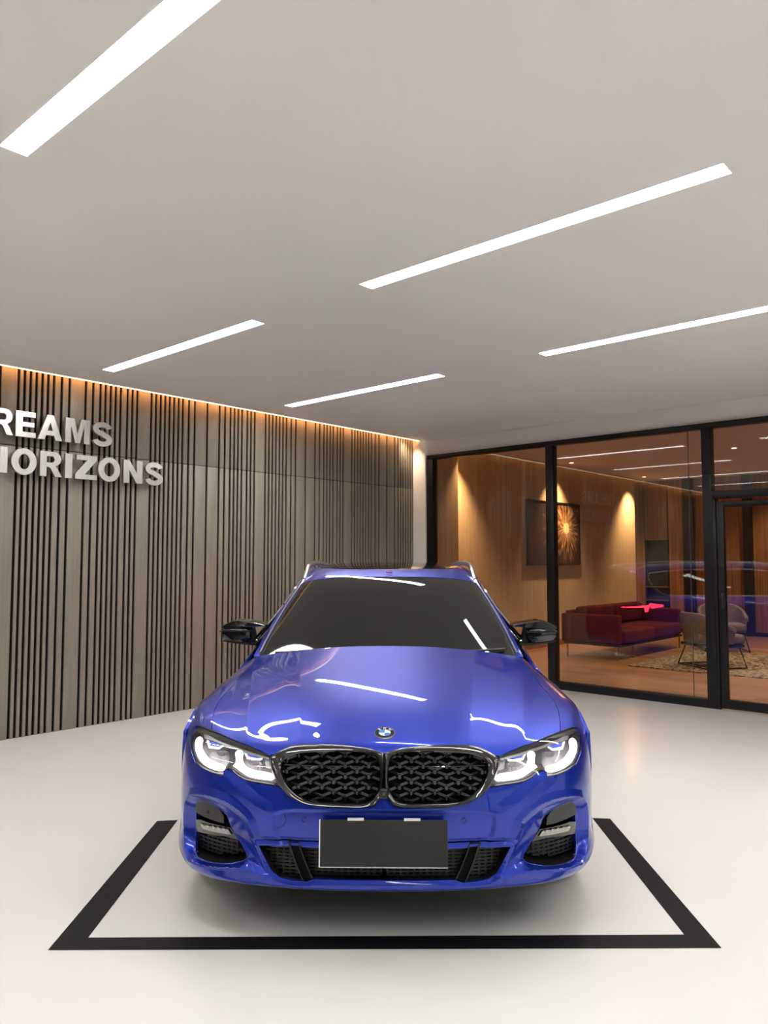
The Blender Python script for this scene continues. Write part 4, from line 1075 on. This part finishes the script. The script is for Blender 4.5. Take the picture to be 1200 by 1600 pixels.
# underside and wheel housings
MB().box(-.62, .62, .40, 4.45, .20, .23).build('underbody', M['satin'], car)
MB().box(-.66, .66, .30, 4.3, .21, .62).build('chassis', M['backing'], car)
for sg in (1, -1):
    for cy in (.86, 3.71):
        wh = empty('wheel', (.79 * sg, cy, .335), 0, car)
        MB().lathe([(-.10, .225), (-.112, .25), (-.112, .29), (-.10, .322), (-.07, .334), (.07, .334), (.10, .322), (.112, .29), (.112, .25), (.10, .225)], 'x', 64).build('tyre', M['rubber'], wh, smooth=True)
        MB().lathe([(-.10, .228), (.10, .228), (.108, .236), (.108, .226), (.09, .215), (-.10, .215)], 'x', 64).build('rim', M['alloy'], wh, smooth=True)
        sp_ = MB()
        for k in range(5):
            for dd in (-.17, .17):
                a = 2 * math.pi * k / 5; o_ = a + dd
                sp_.bar((.075 * sg, .05 * math.cos(a), .05 * math.sin(a)), (.085 * sg, .222 * math.cos(o_), .222 * math.sin(o_)), .028, .03, up=(1, 0, 0))
        sp_.lathe([(.05 * sg, .0001), (.09 * sg, .0001), (.09 * sg, .05), (.07 * sg, .065), (.05 * sg, .065)], 'x', 32)
        sp_.build('spokes', M['alloy'], wh)
        MB().lathe([(.0 * sg, .04), (.02 * sg, .165), (.035 * sg, .165), (.04 * sg, .04)], 'x', 48).build('brake_disc', M['silver'], wh, smooth=True)
        n = 24; V = []
        for x in (.60, .885):
            for i in range(n + 1):
                a = math.pi * (-.05 + 1.1 * i / n); V.append((x * sg, cy + .352 * math.cos(a), .335 + .352 * math.sin(a)))
        MB().add(V, [(i, i + 1, n + 2 + i, n + 1 + i) for i in range(n)]).build('wheel_arch_liner', M['satin'], car, fix=False)

# ------------------------------------------------------------------ lounge behind the glass
LZ = 3.15; YB = 16.0
struct(bx('floor_2', M['oak'], None, -8.2, 5, YG + .05, YB, -.1, 0))
struct(bx('ceiling_2', M['lounge_ceiling'], None, -8.2, 5, YG + .12, YB + .1, LZ, LZ + .1))
lw = empty('wall_left_2', (-6.8, 0, 0)); struct(lw)
for i, (a, b_) in enumerate([(8.79, 9.92), (9.926, 12.3), (12.306, 14.70), (14.706, 15.25)]):
    bx('panel', M['wood'], lw, -.10, 0, a, b_, 0, LZ)
bx('pier', M['wood'], lw, -.10, .30, YG + .12, 8.785, 0, LZ)
bx('skirting', M['wooddark'], lw, 0, .012, 8.79, 15.25, 0, .10)
bx('return_panel', M['wood'], lw, -.9, 0, 15.25, 15.30, 0, LZ)
wb2 = empty('wall_back_2', (0, YB, 0)); struct(wb2)
bx('backing_board', M['backing'], wb2, -8.2, 5, .081, .12, 0, LZ)
X = [-8.2, -6.90]
bx('panel', M['wooddark'], wb2, -8.2, -6.90, -.02, .08, 0, LZ)
bx('panel', M['wooddark'], wb2, -6.885, -6.40, -.02, .08, 1.93, LZ)
bx('panel', M['wooddark'], wb2, -6.36, -6.06, -.05, .08, 0, LZ)
bx('column', M['frame'], wb2, -6.05, -5.84, -.10, .08, 0, LZ)
bx('panel', M['wooddark'], wb2, -5.83, -5.40, -.02, .08, 0, LZ)
bx('panel', M['wooddark'], wb2, -5.39, -4.885, -.02, .08, 0, LZ)
bx('column', M['frame'], wb2, -4.877, -4.72, -.10, .08, 0, LZ)
for k in range(9):
    bx('panel', M['wooddark'], wb2, -4.71 + k * .55, -4.71 + k * .55 + .54, -.02, .08, 0, LZ)
bx('column', M['frame'], wb2, .25, .45, -.1, .08, 0, LZ)
bx('panel', M['wooddark'], wb2, .46, 5, -.02, .08, 0, LZ)
bx('skirting', M['frame'], wb2, -6.36, 5, -.065, -.055, 0, .08)
nc = empty('shelf_niche', (-6.885, YB, 0)); tag(nc, 'dark recessed niche with pale shelf edges in the back wall of the lounge', 'shelf')
bx('niche_back', M['black'], nc, 0, .485, .05, .07, 0, 1.90); bx('niche_side', M['black'], nc, 0, .01, -.02, .05, 0, 1.90); bx('niche_side', M['black'], nc, .475, .485, -.02, .05, 0, 1.9)
for z in (.62, .90, 1.90): bx('shelf_edge', M['bronze'], nc, 0, .485, -.03, .05, z, z + .025)
struct(bx('wall_right_2', M['wooddark'], None, 5, 5.1, YG + .12, YB, 0, LZ))

# downlights
dl = [(-6.45, 9.0), (-6.45, 12.0), (-6.45, 15.0), (-3.79, 12.07), (-1.2, 12.07), (-3.79, 15.0), (-3.79, 9.4), (-1.2, 9.4)]
names = ['recessed round downlight beside the pier at the glass', 'recessed round downlight above the picture', 'recessed round downlight at the far end of the panelled wall',
         'recessed round downlight seen through the pane above the glass door', None, None, None, None]
for i, (x, y) in enumerate(dl):
    t = empty('downlight', (x, y, LZ)); tag(t, names[i] or 'recessed round downlight in the lounge ceiling, out of the photo', 'downlight', 'downlights in the lounge ceiling')
    MB().lathe([(-.006, .038), (-.006, .052), (0, .055), (.0, .038)], 'z', 24).build('trim_ring', M['bronze'], t, smooth=True)
    MB().lathe([(-.004, .0001), (-.004, .036)], 'z', 20).build('glow', M['downlight'], t)
    ld = bpy.data.lights.new('spot', 'SPOT'); ld.energy = (270 if i < 3 else 150); ld.color = (1, .62, .30) if i < 3 else (1, .74, .48); ld.spot_size = math.radians(84 if i < 3 else 130); ld.spot_blend = 1.0 if i < 3 else .8; ld.shadow_soft_size = .04
    lo = bpy.data.objects.new('spot', ld); COL.objects.link(lo); lo.parent = t; lo.location = (0, 0, -.02)
    if i < 3: lo.rotation_euler = (0, math.radians(12), 0)

# picture
t = empty('wall_picture', (-6.79, 11.95, 1.935)); tag(t, 'framed dark brown picture with a golden starburst hung on the lounge wall', 'picture')
bx('canvas', M['print'], t, .0, .02, -.88, .88, -.53, .53)
for a in ((-.90, -.88, -.55, .55), (.88, .90, -.55, .55), (-.88, .88, .53, .55), (-.88, .88, -.55, -.53)): bx('frame_bar', M['frame'], t, 0, .035, *a)

# sofa (along the panelled wall, facing the room)
t = empty('sofa', (-5.95, 10.66, 0)); tag(t, 'deep red low sofa with thin metal legs along the lounge wall', 'sofa')
def soft(name, mt, par, x0, x1, y0, y1, z0, z1, r=.04, loc=None):
    return MB().box(x0, x1, y0, y1, z0, z1).build(name, mt, par, bevel=r, smooth=True, seg=4)
bx('frame', M['satin'], t, 0.03, .95, .04, 2.36, .20, .235, bevel=.005)
soft('arm', M['red'], t, 0, .93, 0, .13, .235, .66, .03)
soft('arm', M['red'], t, 0, .93, 2.27, 2.40, .235, .66, .03)
soft('back', M['red'], t, 0, .14, .135, 2.265, .235, .70, .03)
soft('seat_cushion', M['red'], t, .16, .99, .14, 1.195, .24, .44, .05)
soft('seat_cushion', M['red'], t, .16, .99, 1.205, 2.26, .24, .44, .05)
soft('back_cushion', M['red'], t, .145, .33, .15, 1.19, .44, .76, .06)
soft('back_cushion', M['red'], t, .145, .33, 1.21, 2.25, .44, .76, .06)
for x in (.08, .90):
    for y in (.05, 2.35): MB().tube([(x, y, 0), (x, y, .2)], .012, 8).build('leg', M['bronze'], t, smooth=True)

# rug
MB().box(-4.72, -.6, 10.30, 12.9, 0, .012).build('rug', M['rug']); rug = bpy.data.objects['rug']; tag(rug, 'beige lounge rug with dark scribbled contour pattern', 'rug')

# armchairs: curved shell, seat cushion, wire sled legs
def armchair(loc, rz, mt, label, hi=.74):
    t = empty('armchair', (*loc, 0), rz); tag(t, label, 'armchair', 'armchairs around the lounge table')
    # shell: back at -y, opening to +y; arms drop forward
    n = 25; V = []; rs = []
    for i in range(n):
        a = i / (n - 1); th = math.pi * (-.12 + 1.24 * a)  # sweep around the back
        ux, uy = -math.cos(th), -math.sin(th)
        arm = abs(2 * a - 1)
        zt = hi - .20 * max(0, arm - .30) / .70
        sx, sy = .36, .34
        if abs(ux) > .0: pass
        f_ = 1 / max(abs(ux) ** 3.2 + abs(uy) ** 3.2, 1e-6) ** (1 / 3.2)
        for (z, k, o_) in ((.34, .90, 0), (.50, .96, 0), (zt - .05, 1.02, 0), (zt, 1.01, 0), (zt + .012, .96, 0), (zt, .88, 0), (zt - .06, .84, 0), (.42, .78, 0), (.34, .76, 0)):
            V.append((ux * sx * k * f_, uy * sy * k * f_, z))
    m_ = 9; F_ = []
    for i in range(n - 1):
        for j in range(m_): F_.append((i * m_ + j, i * m_ + (j + 1) % m_, (i + 1) * m_ + (j + 1) % m_, (i + 1) * m_ + j))
    F_.append(tuple(range(m_))); F_.append(tuple((n - 1) * m_ + j for j in range(m_)))
    MB().add(V, F_).build('shell', mt, t, smooth=True)
    MB().box(-.29, .29, -.26, .33, .33, .46).build('seat_cushion', mt, t, bevel=.04, smooth=True, seg=4)
    bx('seat_base', M['satin'], t, -.30, .30, -.28, .30, .29, .33, bevel=.01)
    for sx in (-1, 1):
        MB().tube([(sx * .26, -.22, .30), (sx * .33, -.30, .012 + .012), (sx * .33, -.30, .022), (sx * .33, .30, .022), (sx * .26, .24, .30)], .009, 8).build('leg', M['satin'], t, smooth=True)
    MB().tube([(-.33, -.30, .022), (.33, -.30, .022)], .008, 8).build('stretcher', M['satin'], t, smooth=True)
    return t
armchair((-3.82, 10.98), math.radians(-36), M['grayfab'], 'taupe armchair with its back to the glass, behind the post beside the door')
armchair((-2.75, 12.95), math.radians(150), M['grayfab2'], 'brown armchair facing the viewer behind the dark table at the right edge', .78)
armchair((-4.35, 13.05), math.radians(-150), M['grayfab'], 'taupe armchair mostly hidden behind the nearer taupe armchair')
t = empty('side_table', (-2.85, 12.0, 0)); tag(t, 'low dark round table with black legs beside the armchairs', 'table')
MB().lathe([(.46, .0001), (.46, .33), (.475, .345), (.49, .345), (.50, .335), (.50, .0001)], 'z', 40).build('table_top', M['satin'], t, smooth=True)
for k in range(3):
    a = math.radians(200 + 120 * k); MB().tube([(.05 * math.cos(a), .05 * math.sin(a), .46), (.05 * math.cos(a), .05 * math.sin(a), .025)], .02, 8).build('leg', M['satin'], t, smooth=True)
MB().lathe([(.012, .0001), (.012, .20), (.025, .20), (.03, .0001)], 'z', 32).build('base', M['satin'], t, smooth=True)
